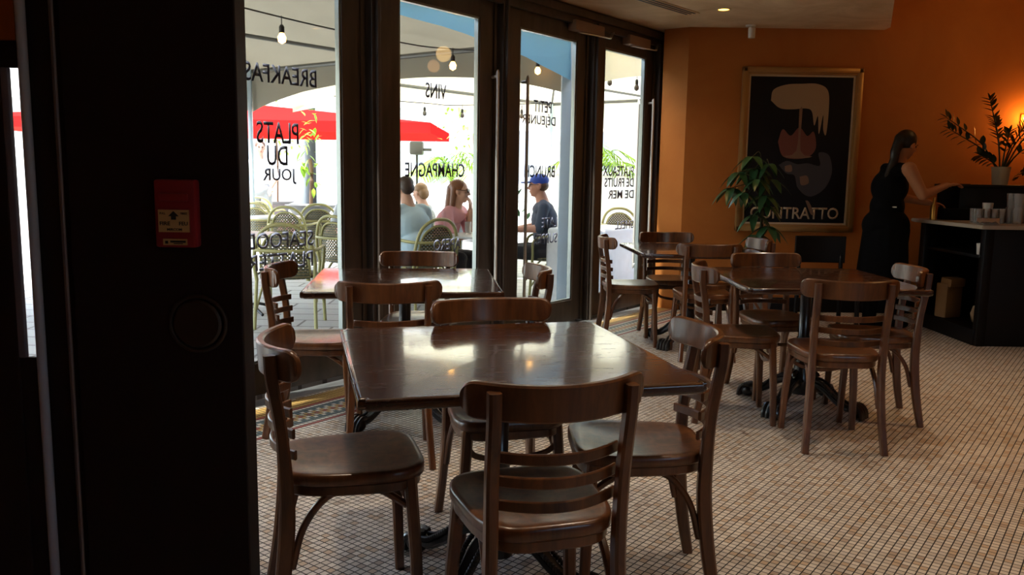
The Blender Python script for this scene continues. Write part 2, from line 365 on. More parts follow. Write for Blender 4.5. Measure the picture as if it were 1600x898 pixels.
def leaf(idx, s0, s1, g0, g1, words, handle=None, closer=None, bottom=0.21):
    name = 'door_%d' % idx
    bm = NB(); top = 2.45
    wbox(bm, s0, g0, -0.085, -0.035, 0.02, 2.60, .003); wbox(bm, g1, s1, -0.085, -0.035, 0.02, 2.60, .003)
    wbox(bm, g0 - .002, g1 + .002, -0.085, -0.035, 0.02, bottom, .003); wbox(bm, g0 - .002, g1 + .002, -0.085, -0.035, top, 2.60, .003)
    # raised stile edges
    wbox(bm, s0 + .02, s0 + .05, -0.036, -0.022, 0.02, 2.60); wbox(bm, s1 - .05, s1 - .02, -0.036, -0.022, 0.02, 2.60)
    d = structure(fin(name, bm, FRAME, None, 0))
    bm = NB()
    for a_, b_, c_, e_ in ((g0 - .001, g0 + .016, bottom, top), (g1 - .016, g1 + .001, bottom, top)): wbox(bm, a_, b_, -0.078, -0.042, c_, e_)
    wbox(bm, g0, g1, -0.078, -0.042, bottom - .002, bottom + .014); wbox(bm, g0, g1, -0.078, -0.042, top - .014, top + .002)
    fin('glazing_bead', bm, BEAD, d, 0)
    bm = NB(); wbox(bm, g0, g1, -0.062, -0.058, bottom, top); fin('pane', bm, GLASS, d, 0)
    for wd, sr, sl, zc, h, pale in words:
        text('lettering', wd, PALELET if pale else GREYLET, d, sr - sl, h, TM(sr, zc - h / 2))
    if handle is not None:
        for nn, nm in ((0.0, 'pull_handle'), (-0.12, 'pull_handle')):
            hs, z0, z1 = handle; off = 0.055 if nn == 0 else -0.055; base = -0.034 if nn == 0 else -0.086
            bm = NB(); tube(bm, crv([dw(hs, base, z0), dw(hs, base + off * .8, z0), dw(hs, base + off, z0 + .03), dw(hs, base + off, (z0 + z1) / 2), dw(hs, base + off, z1 - .03), dw(hs, base + off * .8, z1), dw(hs, base, z1)], 5), 0.0125, 10, up=U)
            fin(nm, bm, STEEL, d, 60)
    if closer is not None:
        cs_, ce = closer
        bm = NB(); wbox(bm, cs_, ce, -0.034, 0.05, 2.515, 2.60, .006); k = fin('door_closer', bm, ALU if 0 else TRIMC, d)
        bm = NB(); sweep(bm, [dw(cs_ + .08, 0.02, 2.505), dw(ce + .02, 0.10, 2.50)], rsec(.022, .008)); sweep(bm, [dw(ce + .02, 0.10, 2.507), dw(ce - 0.10 + .35, -0.01, 2.60)], rsec(.022, .008)); fin('closer_arm', bm, ALU, k)
    return d
BEAD = mat('glazing_bead_metal', (.22, .25, .25), .35, .8)
TRIMC = mat('closer_bronze', (0.30, 0.20, 0.14), 0.5, 0.1)
leaf(1, 1.38, 2.49, 1.55, 2.30, [])
leaf(2, 2.56, 3.75, 2.72, 3.555, [('BREAKFAST', 3.379, 2.80, 1.865, .105, 0), ('PLATS', 3.238, 2.942, 1.535, .125, 0), ('DU', 3.155, 3.01, 1.404, .115, 0), ('JOUR', 3.215, 2.978, 1.285, .092, 0), ('SEAFOOD', 3.335, 2.84, 0.915, .095, 1), ('PLATTER', 3.33, 2.86, 0.79, .095, 1)])
leaf(3, 3.84, 5.09, 4.05, 4.885, [('VINS', 4.55, 4.332, 1.885, .105, 0), ('CHAMPAGNE', 4.753, 4.13, 1.337, .10, 0), ('APERO', 4.72, 4.42, 0.80, .085, 1)], (5.03, 0.335, 2.035))
leaf(4, 5.17, 6.38, 5.38, 6.20, [('PETIT', 5.868, 5.611, 1.868, .095, 0), ('D\u00c9JEUNER', 5.93, 5.455, 1.755, .115, 0), ('BRUNCH', 5.936, 5.50, 1.34, .10, 0), ('LATE', 5.995, 5.76, 0.91, .085, 1), ('SUPPER', 5.995, 5.64, 0.775, .085, 1)], (5.41, 0.30, 2.03), (6.04, 6.50))
leaf(5, 6.46, 7.615, 6.66, 7.425, [('PLATEAUX', 7.304, 6.73, 1.356, .095, 0), ('DE FRUITS', 7.313, 6.76, 1.247, .085, 0), ('DE MER', 7.321, 6.83, 1.134, .08, 0), ('SHELL', 7.342, 6.98, 0.838, .08, 1)], (7.50, 0.42, 2.02), (6.95, 7.35))
leaf(6, 0.13, 1.23, 0.30, 1.08, [])
# ------------------------------------------------------------------ near panel with the fire alarm, and the door jamb beside it
bm = NB(); box(bm, (-0.797, 1.50, 0), (-0.489, 1.56, CH), bev=.003)
o = structure(fin('wall_near', bm, PANEL, None, 0)); o['label'] = 'dark painted wall end beside the entrance'
bm = NB(); sweep(bm, [(-0.806, 1.497, 0), (-0.806, 1.497, CH)], circ(.0042, 8)); structure(fin('trim_20', bm, TRIMM))
bm = NB(); box(bm, (-0.862, 1.51, 0), (-0.800, 1.56, CH), bev=.002); structure(fin('trim_21', bm, PANEL, None, 0))
bm = NB(); tube(bm, [(-0.8615, 1.50, 0.0), (-0.8615, 1.50, CH)], 0.0085, 14)
gb = tag(fin('vertical_pole', bm, GREYBAR, None, 60), 'slim grey steel pole running floor to ceiling beside the dark wall end', 'pole')
bm = NB(); box(bm, (-1.35, 1.50, 0), (-0.904, 1.514, CH), bev=.002); box(bm, (-0.904, 1.505, 0), (-0.862, 1.514, 0.98)); box(bm, (-0.904, 1.505, 1.50), (-0.862, 1.514, CH))
structure(fin('door_7', bm, PANEL, None, 0)); dj = bpy.data.objects['door_7']
bm = NB(); box(bm, (-0.904, 1.500, 0.98), (-0.891, 1.512, 1.50), bev=.002); fin('edge_strip', bm, mat('edge_strip', (.16, .14, .17), .5), dj)
bm = NB()
for k in range(16): tube(bm, [(-0.905, 1.494, 1.545 + k * .03), (-0.905, 1.494, 1.572 + k * .03)], .0085, 10)
box(bm, (-0.925, 1.496, 1.545), (-0.87, 1.4995, 2.03)); fin('lamp_reflection', bm, BRASS, dj)  # amber strip added for wall lights reflected in the glass
# fire alarm pull station
fa = empty('fire_alarm', (-0.595, 1.50, 1.25), 0, 'red fire alarm pull station on the dark wall end', 'fire alarm')
bm = NB(); box(bm, (-.036, -.030, -.060), (.036, 0, .060), bev=.005); fin('body', bm, RED, fa)
bm = NB(); box(bm, (-.026, -.036, .022), (.026, -.028, .036), bev=.003); box(bm, (-.028, -.033, -.033), (.028, -.030, .008)); fin('pull_bar', bm, RED, fa)
bm = NB(); box(bm, (-.027, -.0345, -.032), (.027, -.0325, .007)); lb = fin('label_plate', bm, LABEL, fa, 0)
bm = NB(); box(bm, (-.021, -.0325, -.055), (.021, -.0295, -.044)); lb2 = fin('maker_plate', bm, LABEL, fa, 0)
XM = lambda x, y, z: Matrix(((1, 0, 0, x), (0, 0, -1, y), (0, 1, 0, z), (0, 0, 0, 1)))
text('lettering', 'PULL', INK, lb, .010, .0035, XM(-.024, -.0345, -.001)); text('lettering', 'TIREZ', INK, lb, .012, .0035, XM(.012, -.0345, -.001))
text('lettering', 'FIRE', INK, lb, .018, .0065, XM(-.0245, -.0345, -.020)); text('lettering', 'FEU', INK, lb, .015, .0065, XM(.0095, -.0345, -.020))
text('lettering', 'MIRCOM', INK, lb, .026, .0045, XM(-.012, -.0345, -.0295))
bm = NB(); box(bm, (-.008, -.0332, -.0505), (.019, -.0325, -.047)); box(bm, (-.002, -.0332, -.0530), (.014, -.0325, -.0515)); box(bm, (-.017, -.0332, -.0525), (-.012, -.0325, -.0475)); fin('maker_mark', bm, INK, lb2, 0)
bm = NB(); a = [bm.verts.new((x, -.0352, z)) for x, z in ((0, .005), (.009, -.004), (.0042, -.004), (.0042, -.010), (-.0042, -.010), (-.0042, -.004), (-.009, -.004))]
f_ = bm.faces.new(a); ge = bmesh.ops.extrude_face_region(bm, geom=[f_]); bmesh.ops.translate(bm, vec=(0, .0007, 0), verts=[v for v in ge['geom'] if isinstance(v, bmesh.types.BMVert)])
fin('arrow', bm, INK, lb, 0)
# round dark plate under the alarm
rp = empty('round_wall_plate', (-0.570, 1.50, 1.05), 0, 'round dark metal plate with ring rim below the red fire alarm', 'wall plate')
bm = NB(); lathe(bm, [(0.0005, 0.013), (.040, .013), (.044, .009), (.044, 0)], 40); bmesh.ops.rotate(bm, verts=bm.verts, cent=(0, 0, 0), matrix=Matrix.Rotation(R(90), 3, 'X'))
PL = mat('dark_plate', (0.035, 0.024, 0.018), 0.45, 0.3); fin('disc', bm, PL, rp)
bm = NB(); tube(bm, [(.050 * math.cos(a_), -.005, .050 * math.sin(a_)) for a_ in [2 * math.pi * i / 40 for i in range(40)]], .0045, 8, up=(0, 1, 0), closed=True)
fin('rim', bm, PL, rp, 60)
# ------------------------------------------------------------------ ceiling fittings
def downlight(i, x, y, z, e=26):
    d = empty('ceiling_light', (x, y, z), 0, 'round recessed ceiling light glowing amber near the back wall' if i == 0 else 'unseen recessed ceiling light added over the dining tables', 'ceiling light', None if i == 0 else 'added ceiling lights')
    bm = NB(); lathe(bm, [(.062, 0), (.062, -.006), (.048, -.008), (.044, 0.0)], 28, cap=False); fin('trim_ring', bm, mat('light_ring', (.6, .5, .35), .4), d)
    bm = NB(); lathe(bm, [(.0005, -.004), (.044, -.004), (.044, .0)], 28); fin('diffuser', bm, LAMPE, d)
    l = light('downlight_lamp', 'SPOT', (x, y, z - .03), e, LAMPC if i not in (0, 3) else (1.0, .55, .2), .05, spot_size=R(100 if i else 120), spot_blend=0.9)
    return d
LAMPE = mat('lamp_glow', (1, .6, .15), .5, emit=(1.0, 0.50, 0.08), es=5.0)
for i, p in enumerate(DOWN): downlight(i, *p, e=(28 if i else 6))
# linear air vent
vt = empty('ceiling_vent', (0.98, 6.90, CH), math.atan2(0.72, 0.62) , 'long slotted air vent in the ceiling beside the doors', 'ceiling vent')
bm = NB(); box(bm, (-0.85, -.075, -.006), (0.85, .075, 0.0), bev=.002); fin('vent_frame', bm, CEILM, vt, 0)
bm = NB()
for k in range(3): box(bm, (-0.82, -.052 + k * .04, -.0085), (0.82, -.034 + k * .04, -.0055))
fin('slot', bm, INK, vt, 0)
# small white spotlight/sensor on the ceiling
sn = empty('ceiling_sensor', (2.19, 8.06, CH), 0, 'small white ceiling fixture with a downward cylinder before the back wall', 'ceiling fixture')
bm = NB(); lathe(bm, [(.001, -.012), (.045, -.012), (.048, 0)], 24); fin('mount', bm, PLASTIC, sn)
bm = NB(); lathe(bm, [(.001, -.115), (.032, -.115), (.034, -.03), (.028, -.02), (.001, -.012)], 24, loc=(.012, 0, 0)); fin('body', bm, PLASTIC, sn)
# ------------------------------------------------------------------ framed poster on the back wall
po = empty('framed_poster', (2.745, BWY, 1.578), 0, 'large poster in a gilt frame on the ochre back wall', 'poster')
pw, ph = 1.155, 1.565
bm = NB()
for (x0, x1, z0, z1) in ((-pw / 2, pw / 2, ph / 2 - .055, ph / 2), (-pw / 2, pw / 2, -ph / 2, -ph / 2 + .055), (-pw / 2, -pw / 2 + .055, -ph / 2, ph / 2), (pw / 2 - .055, pw / 2, -ph / 2, ph / 2)):
    box(bm, (x0, -.045, z0), (x1, 0, z1), bev=.012)
for (x0, x1, z0, z1) in ((-pw / 2 + .05, pw / 2 - .05, ph / 2 - .07, ph / 2 - .045), (-pw / 2 + .05, pw / 2 - .05, -ph / 2 + .045, -ph / 2 + .07), (-pw / 2 + .045, -pw / 2 + .07, -ph / 2 + .05, ph / 2 - .05), (pw / 2 - .07, pw / 2 - .045, -ph / 2 + .05, ph / 2 - .05)):
    box(bm, (x0, -.03, z0), (x1, 0, z1), bev=.006)
fin('frame', bm, GOLD, po)
PAPERM = mat('poster_border', (0.60, 0.48, 0.34), .6)
bm = NB(); box(bm, (-pw / 2 + .06, -.012, -ph / 2 + .06), (pw / 2 - .06, -.002, ph / 2 - .06)); fin('border', bm, PAPERM, po, 0)
PB = mat('poster_black', (0.004, 0.004, 0.008), .5, spec=.25)
bm = NB(); box(bm, (-pw / 2 + .088, -.0135, -ph / 2 + .088), (pw / 2 - .088, -.011, ph / 2 - .088)); pr = fin('print', bm, PB, po, 0)
def blob(name, pts, m, y=-.0145, n=6):
    bm = NB(); c = crv([(x, y, z) for x, z in pts] + [(pts[0][0], y, pts[0][1])], n)[:-1]
    f_ = bm.faces.new([bm.verts.new(p) for p in c]); ge = bmesh.ops.extrude_face_region(bm, geom=[f_]); bmesh.ops.translate(bm, vec=(0, .001, 0), verts=[v for v in ge['geom'] if isinstance(v, bmesh.types.BMVert)])
    return fin(name, bm, m, pr, 0)
CR = mat('poster_cream', (0.36, 0.26, 0.17), .6); PK = mat('poster_rose', (0.16, 0.05, 0.04), .6); GB = mat('poster_slate', (0.045, 0.045, 0.06), .6); TA = mat('poster_tan', (0.20, 0.12, 0.085), .6)
blob('cream_shape', [(-.29, .47), (-.27, .57), (-.15, .62), (0, .63), (.15, .63), (.25, .57), (.27, .40), (.26, .16), (.23, .20), (.22, .34), (.19, .16), (.17, .33), (.14, .24), (.11, .37), (.05, .40), (-.08, .39), (-.2, .40)], CR)
blob('rose_shape', [(-.20, .08), (-.16, .20), (-.08, .14), (0, .22), (.08, .14), (.14, .18), (.17, .03), (.10, -.06), (-.04, -.08), (-.15, -.05)], PK)
blob('stem_shape', [(-.012, .39), (.018, .39), (.022, .0), (.14, -.055), (.0, -.075), (-.14, -.055), (-.016, .0)], TA, -.0155, 3)
blob('slate_shape', [(-.18, -.14), (-.10, -.22), (-.02, -.24), (.02, -.36), (.14, -.44), (.28, -.36), (.34, -.20), (.30, -.04), (.20, -.02), (.22, -.14), (.10, -.12), (.0, -.13), (-.1, -.10)], GB)
blob('tan_shape', [(-.12, -.15), (-.06, -.14), (-.05, -.20), (-.11, -.20)], TA, -.0155); blob('tan_shape', [(.03, -.25), (.10, -.24), (.12, -.31), (.05, -.33)], TA, -.0155)
blob('tan_shape', [(.10, -.48), (.135, -.49), (.19, -.60), (.16, -.61)], TA, -.0155, 3)
POSTL = mat('poster_lettering', (0.46, 0.38, 0.28), .6)
text('lettering', 'CONTRATTO', POSTL, pr, .86, .115, Matrix(((1, 0, 0, -.43), (0, 0, -1, -.0137), (0, 1, 0, -.66), (0, 0, 0, 1))))
# wall sconce at the right and a globe lamp higher up
SG = mat('sconce_glow', (1, .6, .2), .5, emit=(1.0, 0.42, 0.07), es=22.0)
sc_ = empty('wall_sconce', (4.90, BWY, 1.90), 0, 'glowing amber wall sconce behind the bar plants', 'wall lamp')
bm = NB(); box(bm, (-.035, -.02, -.10), (.035, 0, .06), bev=.006); tube(bm, crv([(0, -.02, -.06), (0, -.09, -.07), (0, -.10, -.02)], 5), .008, 8); fin('bracket', bm, BRASS, sc_)
bm = NB(); lathe(bm, [(.002, -.055), (.035, -.04), (.052, 0), (.040, .045), (.002, .065)], 24, loc=(0, -.10, .01)); fin('shade', bm, SG, sc_, 60)
light('sconce_lamp', 'POINT', (4.90, BWY - .19, 1.90), 1.7, (1.0, 0.36, 0.08), .05)
gl = empty('globe_lamp', (4.44, 7.0, 2.82), 0, 'glowing globe lamp hanging at the top right corner', 'pendant lamp')
bm = NB(); sph(bm, (0, 0, 0), .10, 24, 16); fin('globe', bm, mat('globe_glow', (1, .7, .3), .5, emit=(1.0, .62, .22), es=6), gl, 60)
bm = NB(); tube(bm, [(0, 0, .09), (0, 0, .46)], .006, 8); lathe(bm, [(.03, .09), (.03, .13), (.008, .15)], 16); fin('stem', bm, BRASS, gl)
light('globe_light', 'POINT', (4.60, 6.90, 2.68), .8, (1.0, .5, .18), .08)
# ------------------------------------------------------------------ bistro chair (origin on the floor under the seat, facing +y)
def make_chair(wood_=None, brace='sag'):
    wd = wood_ or WOODC
    ch = empty('dining_chair', (0, 0, 0))
    # seat: rounded saddle, wider in front
    def outline(k, n=56):
        out = []
        for i in range(n):
            a = 2 * math.pi * i / n; c, s_ = math.cos(a), math.sin(a)
            e = 0.42
            x = math.copysign(abs(c) ** e, c); y = math.copysign(abs(s_) ** (0.5 if s_ > 0 else 0.72), s_)
            yy = y * 0.212 + 0.0; w = 0.202 - 0.026 * max(0, (0.10 - yy)) / 0.31
            out.append((x * w * k, yy * k))
        return out
    bm = NB(); rings = []
    for k, z in ((.10, .4735), (.35, .4745), (.6, .477), (.8, .4805), (.92, .4835), (.975, .4825), (1.0, .476), (1.0, .456), (.975, .449), (.9, .448), (.3, .448)):
        rings.append([bm.verts.new((x, y, z + (0.004 * (y / .2) ** 2 if z > .47 else 0))) for x, y in outline(k)])
    for A, B in zip(rings, rings[1:]):
        for j in range(len(A)): bm.faces.new((A[j], A[(j + 1) % len(A)], B[(j + 1) % len(A)], B[j]))
    bm.faces.new(rings[0]); bm.faces.new(rings[-1][::-1])
    st = fin('seat', bm, wd, ch, 50)
    # apron ring under the seat
    bm = NB(); o_ = outline(.90, 40); sweep(bm, [(x, y, .434) for x, y in o_], rsec(.022, .034), closed=True); fin('seat_frame', bm, wd, ch)
    # legs
    for sx in (-1, 1):
        bm = NB(); sweep(bm, [(sx * .160, .158, .452), (sx * .178, .172, .22), (sx * .187, .180, .0)], rsec(.037, .037, .2), up=(0, 1, 0), scales=[1.0, .92, .80]); fin('leg', bm, wd, ch)
    curve_y = lambda x: -.248 + .096 * min(1.15, (abs(x) / .23)) ** 2.1
    for sx in (-1, 1):
        py = curve_y(.172) - .012 - .018
        pts = crv([(sx * .190, -.238, 0), (sx * .178, -.208, .16), (sx * .169, -.190, .33), (sx * .167, -.190, .46), (sx * .169, -.200, .62), (sx * .171, py + .004, .76), (sx * .172, py, .832)], 4)
        sc = [(1.0, .78 + .5 * math.sin(min(1, i / (len(pts) - 1) * 1.6) * math.pi) * .5) for i in range(len(pts))]
        bm = NB(); sweep(bm, pts, rsec(.031, .044, .22), up=(0, 1, 0), scales=sc); fin('rear_leg', bm, wd, ch)
    # crest rail: bent board with rounded ends
    bm = NB(); n = 44; L = .232; rings = []
    for i in range(n + 1):
        x = L * math.sin(math.pi * (i / n - .5)); d = min(x + L, L - x)
        h = .0455; r_ = .034
        hh = h if d > r_ else (h - r_) + math.sqrt(max(0, r_ * r_ - (r_ - d) ** 2))
        hh = max(hh, .0125); y = curve_y(x); zc = .8065 - .006 * (1 - (x / L) ** 2); th = .0115 * (1 if d > .01 else .7)
        dx = .002; slope = (curve_y(x + dx) - curve_y(x - dx)) / (2 * dx); nx, ny = -slope / math.hypot(1, slope), 1 / math.hypot(1, slope)
        c = .005; prof = [(-th, -hh + c), (-th + c, -hh), (th - c, -hh), (th, -hh + c), (th, hh - c), (th - c, hh), (-th + c, hh), (-th, hh - c)]
        rings.append([bm.verts.new((x + nx * a, y + ny * a + (-.06 * (b) * 1), zc + b)) for a, b in prof])
    for A, B in zip(rings, rings[1:]):
        for j in range(8): bm.faces.new((A[j], A[(j + 1) % 8], B[(j + 1) % 8], B[j]))
    bm.faces.new(rings[0]); bm.faces.new(rings[-1][::-1]); fin('crest_rail', bm, wd, ch, 40)
    for z, yo in ((.662, .012), (.602, .018), (.541, .022)):
        bm = NB(); pts = [(x, (-.248 + .068 * (abs(x) / .165) ** 2.0) + yo, z) for x in [-.160 + .32 * k / 16 for k in range(17)]]
        sweep(bm, pts, rsec(.010, .029, .3)); fin('back_slat', bm, wd, ch)
    for sx in (-1, 1):
        bm = NB(); pts = crv([(sx * .169, -.178, .215), (sx * .162, -.145, .33), (sx * .156, -.08, .410), (sx * .153, 0, .430), (sx * .155, .07, .418), (sx * .158, .15, .365)], 5)
        sweep(bm, pts, rsec(.020, .022, .3), up=(1, 0, 0)); fin('side_brace', bm, wd, ch)
    bm = NB()
    if brace == 'sag': pts = crv([(-.160, .165, .385), (-.12, .155, .350), (0, .145, .330), (.12, .155, .350), (.160, .165, .385)], 5)
    else: pts = crv([(-.160, .158, .375), (-.12, .13, .415), (0, .10, .430), (.12, .13, .415), (.160, .158, .375)], 5)
    sweep(bm, pts, rsec(.011, .020, .3)); fin('front_brace', bm, wd, ch)
    return ch
def copy_tree(o, parent=None):
    c = o.copy(); COL.objects.link(c); c.parent = parent
    for h in list(o.children): copy_tree(h, c)
    return c
def put(o, x, y, deg, label, group, cat='chair'):
    o.location = (x, y, 0); o.rotation_euler = (0, 0, R(deg - 90)); tag(o, label, cat, group); return o
proto = make_chair(); proto_a = make_chair(brace='rise')
G1, G0, G2, G3 = 'chairs around the front dining table', 'chairs around the window dining table', 'chairs around the right dining table', 'chairs around the far dining table'
CHAIRS = [
 ('A', -.485, 2.438, 16.5, 'brown ladder-back chair left of the nearest table, its seat gleaming bluish', G1),
 ('B', .062, 2.123, 107, 'dark brown ladder-back chair nearest the viewer, its back turned toward us', G1),
 ('C', .408, 2.627, 181.7, 'brown ladder-back chair at the right end of the nearest table', G1),
 ('D', -.032, 2.972, -74.6, 'brown chair tucked in behind the nearest table, only its crest showing above it', G1),
 ('E', -.988, 4.214, 3.2, 'brown ladder-back chair at the left end of the window table beside the glass', G0),
 ('F', -.572, 3.822, 99.6, 'brown chair between the nearest table and the window table, back toward us', G0),
 ('G', -.554, 4.812, -88, 'reddish brown chair behind the window table, facing us against the doors', G0),
 ('H', -.058, 4.257, 188, 'brown chair at the right end of the window table by the door handle', G0),
 ('I', 1.251, 4.555, -4.9, 'brown ladder-back chair at the left end of the right-hand dining table', G2),
 ('J', 1.629, 4.137, 88.2, 'brown ladder-back chair in front of the right-hand table, back toward us', G2),
 ('K', 2.011, 4.597, 170.9, 'brown chair with pale shining crest at the right end of the right-hand table', G2),
 ('L', 1.618, 5.065, -80.9, 'brown chair behind the right-hand dining table, facing us', G2),
 ('M', .93, 6.53, 1.8, 'brown ladder-back chair at the left end of the far table, against the glass door', G3),
 ('N', 1.308, 6.846, -83.5, 'brown chair behind the far dining table by the corner of the wall', G3),
 ('O', 1.405, 6.101, 89.7, 'brown chair in front of the far dining table, back toward us', G3),
 ('P', 1.719, 6.41, 182.6, 'brown chair with pale crest, right end of the far table beneath the green plant', G3),
]
for k, x, y, a, lab, g_ in CHAIRS:
    if k == 'B': o = proto
    elif k == 'A': o = proto_a
    else: o = copy_tree(proto)
    put(o, x, y, a, lab, g_)
# a black chair with a solid back against the back wall
bc = empty('dining_chair', (2.70, 7.1, 0), R(180), 'black chair with a broad solid back before the back wall below the poster', 'chair')
bm = NB(); sweep(bm, [(-.22, -.21, .70), (-.12, -.235, .70), (0, -.24, .70), (.12, -.235, .70), (.22, -.21, .70)], rsec(.022, .235, .3)); fin('backrest', bm, BLACKW, bc)
bm = NB(); box(bm, (-.21, -.21, .43), (.21, .21, .475), bev=.012); fin('seat', bm, BLACKW, bc)
for sx in (-1, 1):
    for sy in (-1, 1):
        bm = NB(); sweep(bm, [(sx * .185, sy * .185, .44), (sx * .195, sy * .20, 0)], rsec(.034, .034), up=(0, 1, 0)); fin('leg', bm, BLACKW, bc)
    bm = NB(); sweep(bm, [(sx * .18, -.19, .46), (sx * .19, -.222, .66)], rsec(.03, .03), up=(0, 1, 0)); fin('back_post', bm, BLACKW, bc)
# ------------------------------------------------------------------ tables on ornate cast-iron bases
def make_table(w, h):
    tb = empty('dining_table', (0, 0, 0))
    bm = NB(); box(bm, (-w / 2, -h / 2, .727), (w / 2, h / 2, .760), bev=.0)
    es = [e for e in bm.edges if abs(e.verts[0].co.z - e.verts[1].co.z) > .01]
    bmesh.ops.bevel(bm, geom=es, offset=.018, segments=4, affect='EDGES')
    es = [e for e in bm.edges if len(e.link_faces) == 2 and abs(e.link_faces[0].normal.z) + abs(e.link_faces[1].normal.z) > .9 and abs(abs(e.link_faces[0].normal.z) - abs(e.link_faces[1].normal.z)) > .9]
    bmesh.ops.bevel(bm, geom=es, offset=.011, segments=4, affect='EDGES', profile=.6)
    fin('tabletop', bm, WOODT, tb, 40)
    bm = NB(); box(bm, (-.20, -.03, .700), (.20, .03, .727), bev=.006); box(bm, (-.03, -.20, .700), (.03, .20, .727), bev=.006); fin('support_plate', bm, IRON, tb)
    bm = NB(); lathe(bm, [(.034, .705), (.040, .69), (.032, .67), (.030, .42), (.038, .41), (.040, .395), (.036, .38), (.040, .36), (.044, .22), (.056, .18), (.062, .15), (.058, .12), (.050, .08), (.02, .075)], 24)
    fin('column', bm, IRON, tb, 50)
    for k in range(4):
        a = R(45 + 90 * k); c, s_ = math.cos(a), math.sin(a); D = lambda d, z, l=0.0: (c * d - s_ * l, s_ * d + c * l, z)
        bm = NB(); arm = crv([D(.03, .135), D(.08, .155), (D(.14, .135)), D(.205, .085), D(.265, .050), D(.31, .045)], 6)
        n_ = len(arm); sweep(bm, arm, rsec(.052, .040, .3), scales=[1.15 - .35 * i / n_ for i in range(n_)])
        for l in (-.025, .025):
            rp_ = crv([D(.05, .165, l * 1.2), D(.09, .180, l * 1.2), D(.145, .160, l * 1.15), D(.21, .108, l), D(.268, .072, l), D(.30, .066, l)], 7)
            for q in rp_: sph(bm, q, .0095, 6, 4)
        sph(bm, D(.330, .036), (.040, .036, .036), 12, 8)
        for l in (-.030, -.010, .010, .030):
            tube(bm, crv([D(.305, .072, l), D(.340, .074, l * 1.25), D(.368, .044, l * 1.3), D(.374, .004, l * 1.3)], 4), .0115, 7)
        tube(bm, crv([D(.075, .15, 0), D(.10, .20, .0), D(.07, .22, 0), D(.052, .195, 0), D(.07, .185, 0)], 5), .012, 8)
        fin('foot', bm, IRON, tb, 40)
    return tb
t1 = make_table(.965, .985)
TBL = [(-.034, 2.624, 14.3, 'dark wooden square table in front, streaked with window reflections'), (-.570, 4.403, 6.4, 'wooden square table by the windows, its top shining bright orange and yellow'),
       (1.690, 4.748, 1.3, 'dark wooden square table on the right, before the bar'), (1.40, 6.52, 3.0, 'dark wooden square table farthest back, beside the last glass door')]
for i, (x, y, a, lab) in enumerate(TBL):
    o = t1 if i == 0 else copy_tree(t1)
    o.location = (x, y, 0); o.rotation_euler = (0, 0, R(a)); tag(o, lab, 'table', 'square dining tables on iron bases')
# ------------------------------------------------------------------ bar at the right
bar = empty('bar_counter', (3.75, 6.6, 0), 0, 'black bar station with a pale marble top and open shelves on its end', 'bar counter')
def bx(name, lo, hi, m, parent, bev=.004):
    bm = NB(); box(bm, lo, hi, bev=bev); return fin(name, bm, m, parent)
bx('front_panel', (0, 0, 0), (2.05, .04, .94), BLACKW, bar)
bx('corner_post', (-.02, -.01, 0), (.05, .06, .945), BLACKW, bar)
bx('back_panel', (.45, .04, 0), (.49, 1.55, .94), BLACKW, bar)
bx('rear_post', (-.06, .88, 0), (0, .95, .945), BLACKW, bar)
bx('base_plinth', (-.03, .03, 0), (.45, .93, .13), BLACKW, bar)
bx('shelf', (-.03, .03, .705), (.45, .93, .73), BLACKW, bar)
bx('end_panel', (-.06, .93, 0), (.49, .97, .94), BLACKW, bar)
bm = NB(); pl = [(-.10, -.10), (2.05, -.12), (2.05, 1.4), (-.14, 1.0), (-.18, .86)]
a = [bm.verts.new((x, y, .945)) for x, y in pl]; b = [bm.verts.new((x, y, .975)) for x, y in pl]
bm.faces.new(a); bm.faces.new(b[::-1])
for i in range(len(pl)): bm.faces.new((a[i], a[(i + 1) % len(pl)], b[(i + 1) % len(pl)], b[i]))
bmesh.ops.bevel(bm, geom=bm.edges[:], offset=.006, segments=2, affect='EDGES'); fin('countertop', bm, MARBLE, bar)
CZ = .975
# raised black ledge behind the glasses
lg = empty('raised_ledge', (4.65, 7.55, CZ), 0, 'raised black ledge behind the glasses, carrying the potted plants', 'ledge')
bm = NB(); box(bm, (-.75, -.20, 0), (1.15, .20, .285), bev=.006); fin('body', bm, BLACKW, lg); bx('top', (-.77, -.22, .285), (1.15, .22, .308), BLACKW, lg)
rg = empty('till', (3.86, 7.36, CZ), 0, 'black till and tray on the bar under the waitress\'s hands', 'till')
bm = NB(); box(bm, (-.13, -.09, 0), (.16, .12, .10), bev=.012); fin('base', bm, BLACKM, rg)
bm = NB(); box(bm, (-.12, .0, .09), (.17, .03, .32), Matrix.Rotation(R(-10), 4, 'X'), .01); fin('screen', bm, BLACKM, rg)
